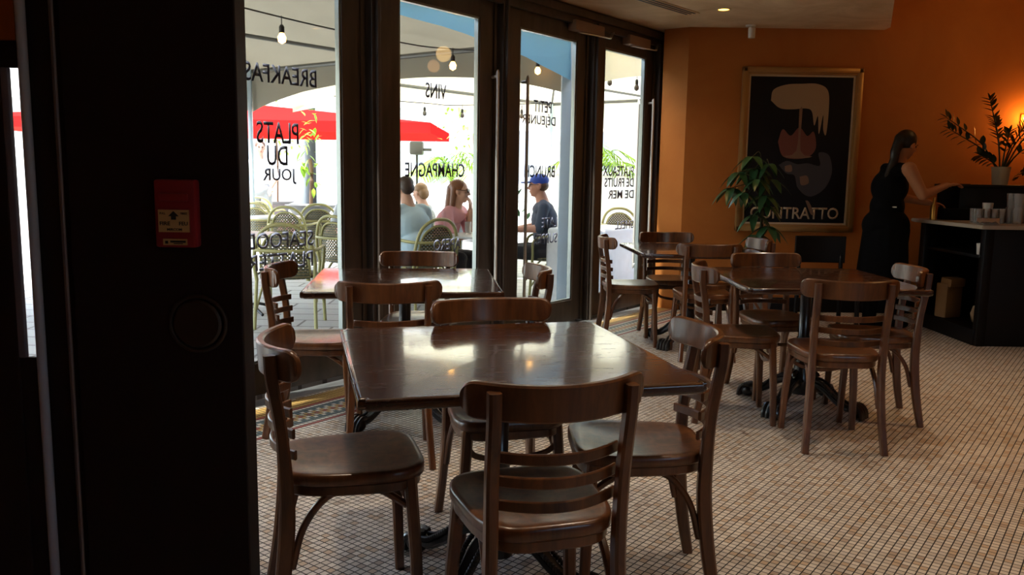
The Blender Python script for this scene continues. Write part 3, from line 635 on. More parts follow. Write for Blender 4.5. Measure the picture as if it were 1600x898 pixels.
# glasses
def glass(name, r0_, r1_, h, x, y, z, lab, grp, faceted=False):
    g_ = NB(); lathe(g_, [(.001, 0), (r0_, 0), (r1_, h), (r1_ - .0028, h), (r0_ - .003, .010), (.001, .010)], 20)
    o = fin(name, g_, CUPGLASS, None, 40); o.location = (x, y, z); return tag(o, lab, 'glass', grp)
gp = None; k = 0
for iy in range(3):
    for ix in range(5):
        x, y = 3.80 + ix * .062 + iy * .012, 6.84 + iy * .065
        if gp is None: gp = o = glass('small_glass', .021, .027, .115, x, y, CZ, '', '')
        else: o = gp.copy(); COL.objects.link(o)
        o.location = (x, y, CZ)
        tag(o, 'small clear glass in the huddle of upright glasses on the bar', 'glass', 'small glasses huddled on the bar')
tp = None
for i, (x, y, z) in enumerate([(4.08, 6.78, 0), (4.08, 6.78, .115), (4.19, 6.80, 0), (4.10, 6.90, 0), (4.10, 6.90, .115), (4.32, 6.84, 0), (4.32, 6.84, .115), (4.22, 6.92, 0)]):
    if tp is None: tp = o = glass('tumbler', .036, .047, .13, x, y, CZ + z, '', '')
    else: o = tp.copy(); COL.objects.link(o); o.location = (x, y, CZ + z)
    top = z > 0
    tag(o, 'ribbed tumbler stacked inside another on the bar' if top else 'ribbed tumbler standing on the marble bar top', 'glass', 'upper tumblers of the stacks on the bar' if top else 'tumblers standing on the bar')
for i, (x, z, lab) in enumerate([(3.985, 0, 'white china cup, lower of the two stacked behind the tumblers'), (3.99, .075, 'white china cup, upper of the two stacked behind the tumblers'), (4.06, .0, 'white china cup behind the tall tumbler stack')]):
    bm = NB(); lathe(bm, [(.001, 0), (.026, 0), (.040, .05), (.042, .085), (.039, .085), (.022, .012), (.001, .012)], 20); c_ = fin('china_cup', bm, WHITEC, None, 40); c_.location = (x, 7.06, CZ + z + .06 * (i == 2)); tag(c_, lab, 'cup', 'white cups on the bar')
    if i == 2: c_.location.z = CZ
nb = NB()
import_pts = [[nb.verts.new((-.20 + .40 * i / 10, -.09 + .16 * j / 6, .006 + .022 * abs(math.sin(i * .9 + j * 1.3)) + .012 * (i > 4))) for j in range(7)] for i in range(11)]
for i in range(10):
    for j in range(6): nb.faces.new((import_pts[i][j], import_pts[i + 1][j], import_pts[i + 1][j + 1], import_pts[i][j + 1]))
bmesh.ops.solidify(nb, geom=nb.faces[:], thickness=.004)
nk = fin('napkin', nb, PAPER, None, 60); nk.location = (3.80, 6.72, CZ + .006); nk.rotation_euler = (0, 0, R(60)); tag(nk, 'crumpled white napkin on the edge of the bar', 'napkin')
bm = NB(); lathe(bm, [(.001, 0), (.028, 0), (.036, .09), (.033, .09), (.025, .008), (.001, .008)], 20); c_ = fin('paper_cup', bm, WHITEC, None, 40); c_.location = (3.775, 6.72, .73); tag(c_, 'white cup on the upper shelf at the end of the bar', 'cup')
bm = NB(); lathe(bm, [(.001, 0), (.04, 0), (.10, .035), (.115, .10), (.10, .16), (.05, .19), (.001, .195)], 24); c_ = fin('cloth_bundle', bm, mat('bundle', (.30, .20, .12), .9), None, 60); c_.location = (3.90, 6.78, .13); tag(c_, 'rounded tan bundle on the bottom shelf of the bar', 'bundle')
bm = NB(); box(bm, (-.09, -.06, 0), (.09, .06, .30), bev=.01); box(bm, (-.085, -.055, .28), (.085, .055, .35), Matrix.Rotation(R(6), 4, 'X'), .008); c_ = fin('paper_bag', bm, KRAFT, None, 40); c_.location = (3.83, 7.25, .13); c_.rotation_euler = (0, 0, R(20)); tag(c_, 'brown paper bag standing low inside the open end of the bar', 'paper bag')
bm = NB(); lathe(bm, [(.001, 0), (.03, 0), (.032, .11), (.014, .15), (.014, .19), (.001, .195)], 16); c_ = fin('copper_shaker', bm, BRASS, None, 40); c_.location = (3.66, 7.30, CZ); tag(c_, 'small copper shaker on the bar by the waitress', 'shaker')
# ------------------------------------------------------------------ plants
def leafmesh(bm, base, dirv, L, w, droop=.3, fold=.15, n=6):
    d = Vector(dirv).normalized(); side = d.cross(Z)
    if side.length < .05: side = Vector((1, 0, 0))
    side.normalize(); upv = side.cross(d).normalized(); rows = []
    for i in range(n + 1):
        t_ = i / n; ww = w * math.sin(math.pi * (t_ ** .8)) ** .8 if 0 < t_ < 1 else .0008
        c = Vector(base) + d * L * t_ - Z * (droop * L * t_ * t_)
        rows.append((bm.verts.new(c - side * ww / 2 + upv * fold * ww), bm.verts.new(c), bm.verts.new(c + side * ww / 2 + upv * fold * ww)))
    for A, B in zip(rows, rows[1:]):
        bm.faces.new((A[0], A[1], B[1], B[0])); bm.faces.new((A[1], A[2], B[2], B[1]))
# money-tree like plant with palmate drooping leaves in front of the poster
pf = empty('potted_plant', (2.26, 7.62, 0), 0, 'potted plant with drooping palmate green leaves before the left edge of the poster', 'plant')
bm = NB(); lathe(bm, [(.10, 0), (.15, .32), (.16, .34), (.145, .34), (.14, .31), (.01, .30)], 24); fin('pot', bm, POTG, pf)
bm = NB(); lathe(bm, [(.139, .30), (.01, .315)], 20, cap=False); fin('soil', bm, SOIL, pf)
bm = NB(); stalks = []
for k in range(3): tube(bm, crv([(.03 * math.cos(k * 2.1), .03 * math.sin(k * 2.1), .31), (.02 * math.cos(k * 2.1 + 2), .02 * math.sin(k * 2.1 + 2), .7), (.01 * math.cos(k), .01 * math.sin(k), 1.05), (-.03 + .03 * k, 0, 1.25)], 5), .011, 7)
rnd = random.Random(5)
hubs = [(-.14, -.10, 1.50), (-.23, -.02, 1.36), (-.10, -.16, 1.30), (.02, -.06, 1.44), (.06, .0, 1.30), (-.20, -.10, 1.18), (-.02, -.12, 1.16), (.03, -.06, 1.06), (-.06, .03, .98), (.05, -.05, .88), (-.05, -.04, .80), (-.27, .04, 1.22), (-.08, .02, 1.40)]
for h in hubs: tube(bm, crv([(0, 0, min(1.25, h[2] - .12)), (h[0] * .4, h[1] * .4, h[2] + .03), h], 5), .004, 5)
fin('stem', bm, STEM, pf)
for h in hubs:
    bm = NB(); a0 = rnd.random() * 6.28; nl = 6; sc = .9 + .3 * rnd.random()
    for k in range(nl):
        a_ = a0 + k * 2 * math.pi / nl
        leafmesh(bm, h, (math.cos(a_) * .8, math.sin(a_) * .8, -.35 + .3 * rnd.random()), .165 * sc, .064 * sc, .55)
    fin('leaf_cluster', bm, LEAF, pf, 60)
# ZZ plant on the ledge
zp = empty('potted_plant', (4.36, 7.56, CZ + .308), 0, 'dark leafy branching plant in a cream pot on the bar ledge', 'plant')
bm = NB(); lathe(bm, [(.062, 0), (.078, .15), (.080, .16), (.070, .16), (.066, .13), (.01, .12)], 24); fin('pot', bm, POTC, zp)
bm = NB(); lathe(bm, [(.066, .128), (.01, .135)], 20, cap=False); fin('soil', bm, SOIL, zp)
zst = [(-.55, .10, .47), (-.60, -.05, .36), (-.18, .0, .62), (-.05, .1, .45), (.20, 0, .40), (.36, .05, .46), (.52, 0, .52), (-.30, -.1, .14), (.45, -.05, .33), (.02, -.05, .34)]
for ex, ey, ez in zst:
    bm = NB(); pts = crv([(ex * .04, ey * .1, .12), (ex * .30, ey * .4, .12 + ez * .5), (ex * .68, ey * .8, .12 + ez * .85), (ex * .86, ey, .12 + ez)], 6)
    tube(bm, pts, .0065, 6, taper=[1.2 - .8 * i / len(pts) for i in range(len(pts))])
    for i in range(6, len(pts), 2):
        dd = (pts[min(i + 1, len(pts) - 1)] - pts[i - 1]).normalized()
        for sg in (-1, 1):
            sv = Vector((sg * -dd.z, .35 * rnd.random() - .1, sg * dd.x)) + dd * .9
            leafmesh(bm, pts[i], sv, .080 + .02 * rnd.random(), .050, .1, .1, 4)
    leafmesh(bm, pts[-1], dd, .08, .034, .1)
    fin('branch', bm, LEAF2, zp, 60)
iv = empty('potted_plant', (4.60, 7.50, CZ + .308), 0, 'small trailing ivy in a pale pot right of the cream pot on the ledge', 'plant')
bm = NB(); lathe(bm, [(.048, 0), (.058, .12), (.050, .12), (.048, .10), (.01, .095)], 20); fin('pot', bm, POTC, iv)
bm = NB()
for k in range(60):
    a_ = rnd.random() * 6.28; q = rnd.random(); p = (math.cos(a_) * (.03 + .08 * q), math.sin(a_) * (.03 + .07 * q), .155 - .10 * q + .04 * rnd.random())
    leafmesh(bm, p, (math.cos(a_), math.sin(a_), -.3), .05, .042, .3, .1, 4)
fin('foliage', bm, LEAF2, iv, 60)
# ------------------------------------------------------------------ people
def skinmat(name, c): return mat(name, c, .5, spec=.35)
class Body:
    """capsules and ellipsoids, fused into one continuous surface by a voxel remesh, then coloured by the nearest piece"""
    def __init__(s): s.p = []
    def cap(s, a, b, ra, rb, m): s.p.append(('c', Vector(a), Vector(b), ra, rb, m)); return s
    def ell(s, c, r, m, rot=None): s.p.append(('e', Vector(c), Vector(r), (rot or Matrix.Identity(3)), None, m)); return s
    def chain(s, pts, rs, m):
        for i in range(len(pts) - 1): s.cap(pts[i], pts[i + 1], rs[i], rs[i + 1], m if not isinstance(m, (list, tuple)) else m[i])
        return s
    def build(s, name, mats, parent, voxel=.009, smooth=4, extra=None):
        bm = NB()
        for q in s.p:
            if q[0] == 'c':
                _, a, b, ra, rb, m = q; d = b - a; L = d.length; n = 14
                if L < 1e-5: sph(bm, a, ra); continue
                quat = d.to_track_quat('Z', 'Y').to_matrix().to_4x4(); M4 = Matrix.Translation(a) @ quat
                prof = [(ra * math.sin(math.pi / 2 * k / 4), -ra * math.cos(math.pi / 2 * k / 4)) for k in range(5)] + [(rb * math.cos(math.pi / 2 * k / 4), L + rb * math.sin(math.pi / 2 * k / 4)) for k in range(5)]
                prof = [(max(x, .0004), z) for x, z in prof]; vs = lathe(bm, prof, n)
                bmesh.ops.transform(bm, matrix=M4, verts=vs)
            else:
                sph(bm, q[1], tuple(q[2]), 20, 14, q[3].to_4x4())
        bmesh.ops.recalc_face_normals(bm, faces=bm.faces)
        me = bpy.data.meshes.new('raw'); bm.to_mesh(me); bm.free()
        o = bpy.data.objects.new('raw', me); COL.objects.link(o)
        r = o.modifiers.new('r', 'REMESH'); r.mode = 'VOXEL'; r.voxel_size = voxel
        sm = o.modifiers.new('s', 'SMOOTH'); sm.factor = .5; sm.iterations = smooth
        dg = bpy.context.evaluated_depsgraph_get(); me2 = bpy.data.meshes.new_from_object(o.evaluated_get(dg)); bpy.data.objects.remove(o); bpy.data.meshes.remove(me)
        me2.name = name; names = list(mats); me2.materials.clear()
        idx = {k: i for i, k in enumerate(names)}
        def dist(P, q):
            if q[0] == 'c':
                _, a, b, ra, rb, m = q; d = b - a; t_ = max(0, min(1, (P - a).dot(d) / max(d.length_squared, 1e-9))); return (P - a - d * t_).length - (ra + (rb - ra) * t_)
            l = q[3].inverted() @ (P - q[1]); k = Vector((l.x / q[2].x, l.y / q[2].y, l.z / q[2].z)).length
            return (k - 1) * min(q[2])
        for f in me2.polygons:
            c = f.center; best = min(s.p, key=lambda q: dist(c, q)); m = best[5]
            if extra: m = extra(c, m) or m
            f.material_index = idx[m]
        o = link(name, me2, [mats[k] for k in names], parent, 0)
        me2.polygons.foreach_set('use_smooth', [True] * len(me2.polygons)); return o
def hand(B, wrist, d, palm_n, m, s=1.0, curl=.5, side=1):
    """palm plus five fingers; d points along the hand, palm_n out of the palm"""
    d = Vector(d).normalized(); pn = Vector(palm_n); pn = (pn - d * pn.dot(d)).normalized(); sd = d.cross(pn).normalized() * side; w = Vector(wrist)
    for k in (-1, 0, 1): B.cap(w + sd * .012 * k * s, w + d * .075 * s + sd * .024 * k * s, .015 * s, .013 * s, m)
    for k, L in ((-1.5, .062), (-.5, .074), (.5, .078), (1.5, .070)):
        b = w + d * .08 * s + sd * (.0185 * k * s); m1 = b + (d + pn * curl * .5).normalized() * L * .5 * s; e = m1 + (d + pn * curl * 1.8).normalized() * L * .5 * s
        B.cap(b, m1, .0085 * s, .008 * s, m); B.cap(m1, e, .008 * s, .0068 * s, m)
    b = w + d * .025 * s + sd * .028 * s; m1 = b + (d * .6 + sd * .7 + pn * .3).normalized() * .036 * s; B.cap(b, m1, .011 * s, .0095 * s, m); B.cap(m1, m1 + (d + pn * .4).normalized() * .03 * s, .0095 * s, .008 * s, m)
def head(B, c, fwd, up, m, s=1.0):
    """skull, jaw, nose, ears; c is the head centre, total height about .23"""
    f = Vector(fwd).normalized(); u = Vector(up); u = (u - f * u.dot(f)).normalized(); r_ = f.cross(u).normalized()
    Rm = Matrix((r_, f, u)).transposed(); c = Vector(c); L = lambda x, y, z: c + (r_ * x + f * y + u * z) * s
    B.ell(L(0, -.010, .028), (.074 * s, .093 * s, .086 * s), m, Rm); B.ell(L(0, .022, -.035), (.058 * s, .068 * s, .078 * s), m, Rm)
    B.ell(L(0, .060, -.088), (.026 * s, .024 * s, .022 * s), m, Rm)
    B.cap(L(0, .090, .016), L(0, .108, -.022), .009 * s, .013 * s, m); B.ell(L(0, .082, -.053), (.024 * s, .014 * s, .007 * s), m, Rm); B.ell(L(0, .080, -.066), (.020 * s, .014 * s, .008 * s), m, Rm)
    for sx in (-1, 1):
        B.ell(L(.076 * sx, -.004, -.008), (.010 * s, .020 * s, .033 * s), m, Rm); B.ell(L(.033 * sx, .076, .032), (.022 * s, .012 * s, .008 * s), m, Rm); B.ell(L(.040 * sx, .062, -.022), (.020 * s, .022 * s, .02 * s), m, Rm)
    return L, Rm
def face(L, Rm, parent, s=1.0, eyes=True, lip=(.28, .07, .06)):
    bm = NB()
    for sx in (-1, 1): sph(bm, L(.031 * sx, .081, .013), (.012 * s, .008 * s, .006 * s), 10, 6, Rm.to_4x4())
    if eyes: fin('eyes', bm, INK, parent, 60)
    else: bm.free()
    bm = NB(); sph(bm, L(0, .0925, -.058), (.022 * s, .007 * s, .006 * s), 10, 6, Rm.to_4x4()); fin('lips', bm, mat('lip', lip, .5), parent, 60)
    bm = NB()
    for sx in (-1, 1): sph(bm, L(.032 * sx, .086, .031), (.018 * s, .005 * s, .0035 * s), 10, 6, Rm.to_4x4())
    fin('eyebrows', bm, mat('brow', (.03, .018, .01), .8), parent, 60)
def hairobj(parts, m, parent, name='hair', voxel=.008):
    B = Body()
    for q in parts:
        if q[0] == 'c': B.cap(*q[1:], 'h')
        else: B.ell(q[1], q[2], 'h', q[3] if len(q) > 3 else None)
    return B.build(name, {'h': m}, parent, voxel, 3)
SK1, SK2, SK3 = skinmat('skin_warm', (.42, .18, .085)), skinmat('skin_fair', (.60, .34, .24)), skinmat('skin_ruddy', (.52, .25, .17))
HDARK = mat('hair_black', (.006, .004, .004), .45); HBR = mat('hair_brown', (.10, .045, .022), .5); HAUB = mat('hair_auburn', (.20, .075, .03), .45); HLB = mat('hair_light_brown', (.24, .13, .055), .5)
# waitress in black, standing at the end of the bar, reaching over it
wt = empty('person', (3.28, 7.32, 0), 0, 'woman with dark tied hair in a black sleeveless top reaching over the bar', 'person')
B = Body(); K = 'c'
B.ell((-.02, 0, .92), (.20, .175, .16), K).cap((-.02, 0, .88), (-.02, 0, .48), .185, .215, K).ell((-.02, 0, 1.08), (.145, .135, .15), K).ell((-.01, 0, 1.25), (.155, .150, .16), K).ell((.015, .0, 1.37), (.115, .135, .09), K)
B.cap((.06, -.125, 1.41), (-.0, .125, 1.41), .050, .050, K)
B.cap((.05, 0, 1.40), (.075, 0, 1.53), .052, .047, 's')
for sx in (-1, 1):
    B.chain([(sx * .10 - .01, 0, .88), (sx * .10, .02, .50), (sx * .11, -.01, .09)], [.10, .078, .058], K); B.ell((sx * .11 + .03, .0, .045), (.11, .048, .045), 'sh')
# near arm: bare, elbow bent, hand out to the right over the bar; far arm beside it
B.chain([(.07, -.165, 1.41), (.185, -.20, 1.19)], [.060, .046], 's'); B.chain([(.185, -.20, 1.19), (.40, -.16, 1.275)], [.044, .028], 's'); hand(B, (.40, -.16, 1.275), (.95, .1, .12), (0, 0, -1), 's', 1, .6, 1)
B.chain([(.02, .155, 1.41), (.17, .20, 1.16)], [.056, .044], 's'); B.chain([(.17, .20, 1.16), (.38, .08, 1.12)], [.042, .028], 's'); hand(B, (.38, .08, 1.12), (.95, -.2, -.1), (0, 0, -1), 's', 1, .6, -1)
L, Rm = head(B, (.105, 0, 1.615), (.84, .42, -.34), (.32, .12, .93), 's')
wtm = B.build('body', {'c': BLACKM, 's': SK1, 'sh': BLACKM}, wt, .008)
hairobj([('e', L(0, -.022, .036), (.086, .094, .090), Rm), ('e', L(0, -.085, .02), (.058, .05, .06), Rm), ('c', L(0, -.095, .0), L(0, -.10, -.10), .045, .040), ('c', L(0, -.10, -.10), L(.0, -.06, -.22), .040, .030), ('c', L(0, -.08, -.18), L(.0, -.10, -.34), .036, .016)], HDARK, wt)
face(L, Rm, wt)
bm = NB(); tube(bm, [(-.13, -.04, 1.095), (-.09, -.105, 1.085), (.0, -.14, 1.083)], .006, 6); fin('apron_tie', bm, WHITEC, wt)
# ------------------------------------------------------------------ seated diner (origin on the ground under the hips, facing +y)
def diner(name, loc, deg, label, shirt, skin, trousers, hair, arms, lean=.06, headf=(0, 1, -.05), headup=(0, 0, 1), size=1.0, voxel=.010, build=1.0, shorts=False, sleeve=True):
    p = empty(name, loc, R(deg - 90), label, 'person'); p.scale = (size,) * 3
    B = Body(); b = build; hz = .52
    B.ell((0, .0, hz + .02), (.17 * b, .15 * b, .12), 't').ell((0, lean * .3, hz + .16), (.155 * b, .125 * b, .15), 'c').ell((0, lean * .7, hz + .34), (.178 * b, .128 * b, .17), 'c').ell((0, lean, hz + .45), (.175 * b, .105 * b, .09), 'c')
    B.cap((-.15 * b, lean, hz + .49), (.15 * b, lean, hz + .49), .062, .062, 'c')
    B.cap((0, lean + .0, hz + .49), (0, lean + .03, hz + .60), .075, .062, 's')
    for sx in (-1, 1):
        B.chain([(sx * .10, .02, hz), (sx * .13, .42, hz + .0)], [.090 * b, .070], 't'); B.chain([(sx * .13, .42, hz), (sx * .12, .40, .10)], [.062, .045], 's' if shorts else 't'); B.cap((sx * .12, .38, .045), (sx * .13, .54, .035), .042, .036, 'sh')
    for sx in (-1, 1):
        e, h_, dv, pnv = arms[0 if sx < 0 else 1]; sh_ = (sx * .185 * b, lean, hz + .475)
        B.chain([sh_, e], [.062, .050], 'c'); mid = Vector(e).lerp(Vector(h_), .12)
        B.chain([e, h_], [.046, .030], 'c' if sleeve is True else 's'); hand(B, h_, dv, pnv, 's', 1, .7, sx)
    L, Rm = head(B, (0, lean + .055, hz + .70), headf, headup, 's', 1.05)
    ob = B.build('body', {'c': shirt, 's': skin, 't': trousers, 'sh': BLACKW}, p, voxel)
    return p, L, Rm
CLB = mat('shirt_light_blue', (.50, .66, .76), .8); CLP = mat('top_pink', (.75, .36, .38), .8); CLN = mat('shirt_navy', (.045, .055, .085), .8); JEAN = mat('trousers_dark', (.02, .018, .022), .8); CLG = mat('blouse_grey', (.42, .44, .46), .8); KHA = mat('trousers_grey', (.35, .36, .36), .8)
CAPM = mat('cap_blue', (.02, .06, .36), .6)
GZ = 0.02
# ------------------------------------------------------------------ the terrace outside
bm = NB(); fp = [(-26, 3.5), (-26, 60), (40, 60), (40, 9.1), (1.7, 9.1)] ; ep = [dw(7.95, -.14), dw(-.15, -.14)]
pts = [(-26, 2.2), (-26, 60), (40, 60), (40, 9.3)] + [(ep[0].x, ep[0].y), (ep[1].x, ep[1].y)]
a = [bm.verts.new((x, y, GZ)) for x, y in pts]; b = [bm.verts.new((x, y, -.12)) for x, y in pts]
bm.faces.new(a[::-1]); bm.faces.new(b)
for i in range(len(pts)): bm.faces.new((a[i], b[i], b[(i + 1) % len(pts)], a[(i + 1) % len(pts)]))
structure(fin('ground', bm, PAVER, None, 0))
WHITEP = plaster('white_render', (.70, .70, .68), (.80, .80, .78), 6)
# tents
def tent(name, A, side_u, side_n, lab, cloth, val, posts, apex=3.9, z_e=2.63, legw=.06, dark=False):
    A = Vector((A[0], A[1], 0)); Uh = U * side_u; Nh = -N * side_n
    c = [A, A + Uh, A + Uh + Nh, A + Nh]; ctr = (c[0] + c[2]) / 2
    t_ = empty(name, (c[0].x, c[0].y, GZ), 0, lab, 'tent'); off = Vector((c[0].x, c[0].y, GZ))
    bm = NB(); K = 8; apx = bm.verts.new(ctr + Z * apex - off); eav = []
    for i in range(4):
        for k in range(K): eav.append(c[i].lerp(c[(i + 1) % 4], k / K))
    rings = []
    for q in range(8):
        f = q / 8; ring = []
        for p in eav:
            w = p.lerp(ctr, f); z = z_e + (apex - z_e) * f; ring.append(bm.verts.new(Vector((w.x, w.y, z)) - off))
        rings.append(ring)
    n = len(eav)
    for Aa, Bb in zip(rings, rings[1:]):
        for j in range(n): bm.faces.new((Aa[j], Aa[(j + 1) % n], Bb[(j + 1) % n], Bb[j]))
    for j in range(n): bm.faces.new((rings[-1][j], rings[-1][(j + 1) % n], apx))
    bmesh.ops.solidify(bm, geom=bm.faces[:], thickness=.004)
    fin('canopy', bm, cloth, t_, 60)
    for i in range(4):
        bm = NB(); n2 = 24; top = []; bot = []
        for k in range(n2 + 1):
            f = k / n2; p = c[i].lerp(c[(i + 1) % 4], f); sag = (2.07 + .29 * (1 - abs(2 * f - 1) ** 2.6)) + (.12 if i == posts[4] else 0)
            w = .012 * math.sin(k * 1.9)
            nn = (c[(i + 1) % 4] - c[i]).normalized().cross(Z)
            top.append(bm.verts.new(p + Z * (z_e + .01) - off)); bot.append(bm.verts.new(p + nn * w + Z * sag - off))
        for k in range(n2): bm.faces.new((top[k], top[k + 1], bot[k + 1], bot[k]))
        bmesh.ops.solidify(bm, geom=bm.faces[:], thickness=.003); fin('valance', bm, val if i == posts[4] else cloth, t_, 60)
    for i in range(4):
        if posts[i]:
            bm = NB(); p = c[i] + (ctr - c[i]).normalized() * .08 - off; box(bm, (p.x - legw * (1 if i == 1 else .45), p.y - legw * (1 if i == 1 else .45), 0), (p.x + legw * (1 if i == 1 else .45), p.y + legw * (1 if i == 1 else .45), z_e - GZ), bev=.01); fin('post', bm, TPOST, t_)
    for i in range(4):
        bm = NB(); tube(bm, [c[i] + Z * (z_e - .03) - off, c[(i + 1) % 4] + Z * (z_e - .03) - off], .025, 8); fin('eave_pole', bm, TPOLE, t_)
        bm = NB(); tube(bm, [c[i].lerp(ctr, .06) + Z * (z_e - .03) - off, ctr + Z * (apex - .18) - off], .02, 8); fin('rafter', bm, TPOLE, t_)
    bm = NB(); tube(bm, [ctr + Z * (z_e - .2) - off, ctr + Z * (apex - .05) - off], .025, 8); tube(bm, [c[0].lerp(c[3], .5) + Z * (z_e - .03) - off, c[1].lerp(c[2], .5) + Z * (z_e - .03) - off], .02, 8); fin('truss', bm, TPOLE, t_)
    return t_
TPOST = mat('tent_post', (.42, .52, .60), .5); TPOLE = mat('tent_pole', (.10, .10, .09), .5)
tA = Vector((.585, 8.30, 0))
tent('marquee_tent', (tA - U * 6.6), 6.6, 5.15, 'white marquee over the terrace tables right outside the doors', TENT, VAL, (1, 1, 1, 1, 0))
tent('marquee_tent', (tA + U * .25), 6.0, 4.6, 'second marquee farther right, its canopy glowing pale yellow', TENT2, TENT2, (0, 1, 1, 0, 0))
# weights wrapped in white sheeting
for (s_, n_, w, d, h, lab, rz) in [(7.06, -.70, .13, .13, .76, 'white wrapped weight block at the foot of the tent post outside', 0), (8.15, -1.0, .60, .25, .70, 'long white wrapped weight block outside the last glass door', 0)]:
    bm = NB(); box(bm, (-w, -d, 0), (w, d, h), bev=.03, seg=3)
    bmesh.ops.subdivide_edges(bm, edges=bm.edges[:], cuts=3)
    for v in bm.verts: v.co += Vector((math.sin(v.co.z * 23 + v.co.x * 9), math.cos(v.co.z * 19 + v.co.y * 7), 0)) * .010
    o = fin('weight_block', bm, WHITEP, None, 50); p = dw(s_, n_, GZ); o.location = p; o.rotation_euler = (0, 0, math.atan2(U.y, U.x)); tag(o, lab, 'weight block')
# festoon lights
GLOWB = mat('bulb_glow', (1, .6, .3), .4, emit=(1.0, .45, .10), es=9); DULLB = mat('bulb_dull', (.08, .07, .06), .2)
def festoon(pts, bulbs, lit, lab):
    f = empty('string_lights', pts[0], 0, lab, 'string lights'); o0 = Vector(pts[0])
    bm = NB(); tube(bm, [p - o0 for p in crv(pts, 10)], .006, 6); fin('cable', bm, INK, f)
    for b in bulbs:
        b = Vector(b) - o0
        bm = NB(); tube(bm, [b, b - Z * .07], .004, 6); lathe(bm, [(.010, 0), (.019, -.015), (.019, -.055), (.001, -.06)], 12, loc=b - Z * .06); s_ = fin('socket', bm, INK, f)
        bm = NB(); lathe(bm, [(.012, 0), (.030, -.035), (.026, -.065), (.001, -.08)], 14, loc=b - Z * .11); fin('bulb', bm, GLOWB if lit else DULLB, s_, 60)
festoon([(-2.9, 4.4, 2.50), (-1.63, 6.0, 2.37), (-.94, 7.0, 2.36), (-.54, 7.4, 2.37), (.33, 8.6, 2.50)], [(-1.63, 6.0, 2.38), (-.97, 6.95, 2.365), (-.54, 7.4, 2.38), (.22, 8.42, 2.47)], True, 'string of lit amber bulbs under the near marquee')
festoon([(-2.8, 11.8, 2.35), (-1.27, 12.0, 2.27), (-.74, 12.0, 2.25), (1.2, 12.3, 2.35)], [(-1.27, 12.0, 2.28), (-.74, 12.0, 2.26), (.1, 12.1, 2.27)], False, 'string of unlit bulbs hung far across the second marquee')
festoon([(.72, 9.3, 2.62), (1.05, 9.5, 2.47), (1.35, 9.5, 2.42), (2.2, 10.3, 2.5)], [(1.05, 9.5, 2.48), (1.35, 9.5, 2.43)], False, 'short string of unlit bulbs seen through the last glass door')
# rattan bistro chair
def rattan(parent=None):
    c = empty('rattan_chair', (0, 0, 0))
    hoop = crv([(-.235, -.19, .40), (-.245, -.22, .58), (-.20, -.25, .76), (-.11, -.275, .845), (0, -.28, .865), (.11, -.275, .845), (.20, -.25, .76), (.245, -.22, .58), (.235, -.19, .40)], 5)
    bm = NB(); tube(bm, hoop, .0155, 8); fin('back_hoop', bm, CANE, c, 60)
    bm = NB(); tube(bm, [Vector((p.x * .80, p.y + .012, .40 + (p.z - .40) * .86)) for p in hoop], .011, 8); fin('inner_hoop', bm, CANE, c, 60)
    bm = NB(); n = 12; g_ = []
    for i in range(n + 1):
        f = -1 + 2 * i / n; x = f * .205; zt = .42 + .395 * math.sqrt(max(0, 1 - abs(f) ** 2.6)); g_.append([bm.verts.new((x, -.262 + .05 * f * f, .42 + (zt - .42) * k / 6)) for k in range(7)])
    for i in range(n):
        for k in range(6):
            q = (g_[i][k], g_[i + 1][k], g_[i + 1][k + 1], g_[i][k + 1])
            if (q[2].co - q[1].co).length + (q[3].co - q[0].co).length > 1e-4: bm.faces.new(q)
    fin('back_panel', bm, WEAVE, c, 60)
    bm = NB(); tube(bm, crv([(-.225, .20, .45), (-.245, .19, .62), (-.26, .05, .665), (-.262, -.14, .66), (-.20, -.262, .655), (0, -.30, .652), (.20, -.262, .655), (.262, -.14, .66), (.26, .05, .665), (.245, .19, .62), (.225, .20, .45)], 5), .014, 8); fin('arm_rail', bm, CANE, c, 60)
    bm = NB(); lathe(bm, [(.001, .45), (.21, .45), (.225, .44), (.225, .415), (.21, .41), (.001, .41)], 28); fin('seat', bm, WEAVE, c, 40)
    for sx in (-1, 1):
        bm = NB(); tube(bm, [(sx * .235, -.19, .42), (sx * .25, -.24, 0)], .0145, 8); fin('leg', bm, CANE, c)
        bm = NB(); tube(bm, [(sx * .225, .20, .46), (sx * .235, .23, 0)], .0145, 8); fin('leg', bm, CANE, c)
        bm = NB(); tube(bm, crv([(sx * .24, -.21, .16), (sx * .21, -.05, .38), (sx * .21, .05, .38), (sx * .232, .21, .16)], 5), .010, 6); fin('leg_brace', bm, CANE, c)
    return c
rc = rattan()
RCH = [(-1.86, 6.97, 92, 'rattan armchair nearest outside, its woven back behind the first glass pane'),
       (-2.62, 10.05, 80, 'rattan armchair second row outside, brown woven back'), (-2.50, 10.9, 95, 'rattan armchair beyond the second row, left of the potted tree'),
       (-3.25, 11.0, 75, 'rattan armchair at the far left outside behind the first pane'), (-3.9, 13.2, 80, 'small distant rattan armchair with reddish back at the left'),
       (-1.60, 8.25, 60, 'rattan armchair under the person in the grey blouse'), (-.86, 7.95, 132, 'rattan armchair under the man in the light blue shirt'),
       (.38, 8.72, 186, 'rattan armchair under the man in the blue cap'), (1.42, 10.6, -80, 'rattan armchair outside the last glass door'), (-.84, 8.60, -28, 'rattan armchair under the woman in the pink top'), (-.98, 10.2, 160, 'rattan armchair under the brown-haired diner farther back')]
for i, (x, y, a_, lab) in enumerate(RCH):
    o = rc if i == 0 else copy_tree(rc); o.location = (x, y, GZ); o.rotation_euler = (0, 0, R(a_ - 90)); tag(o, lab, 'chair', 'rattan terrace chairs')
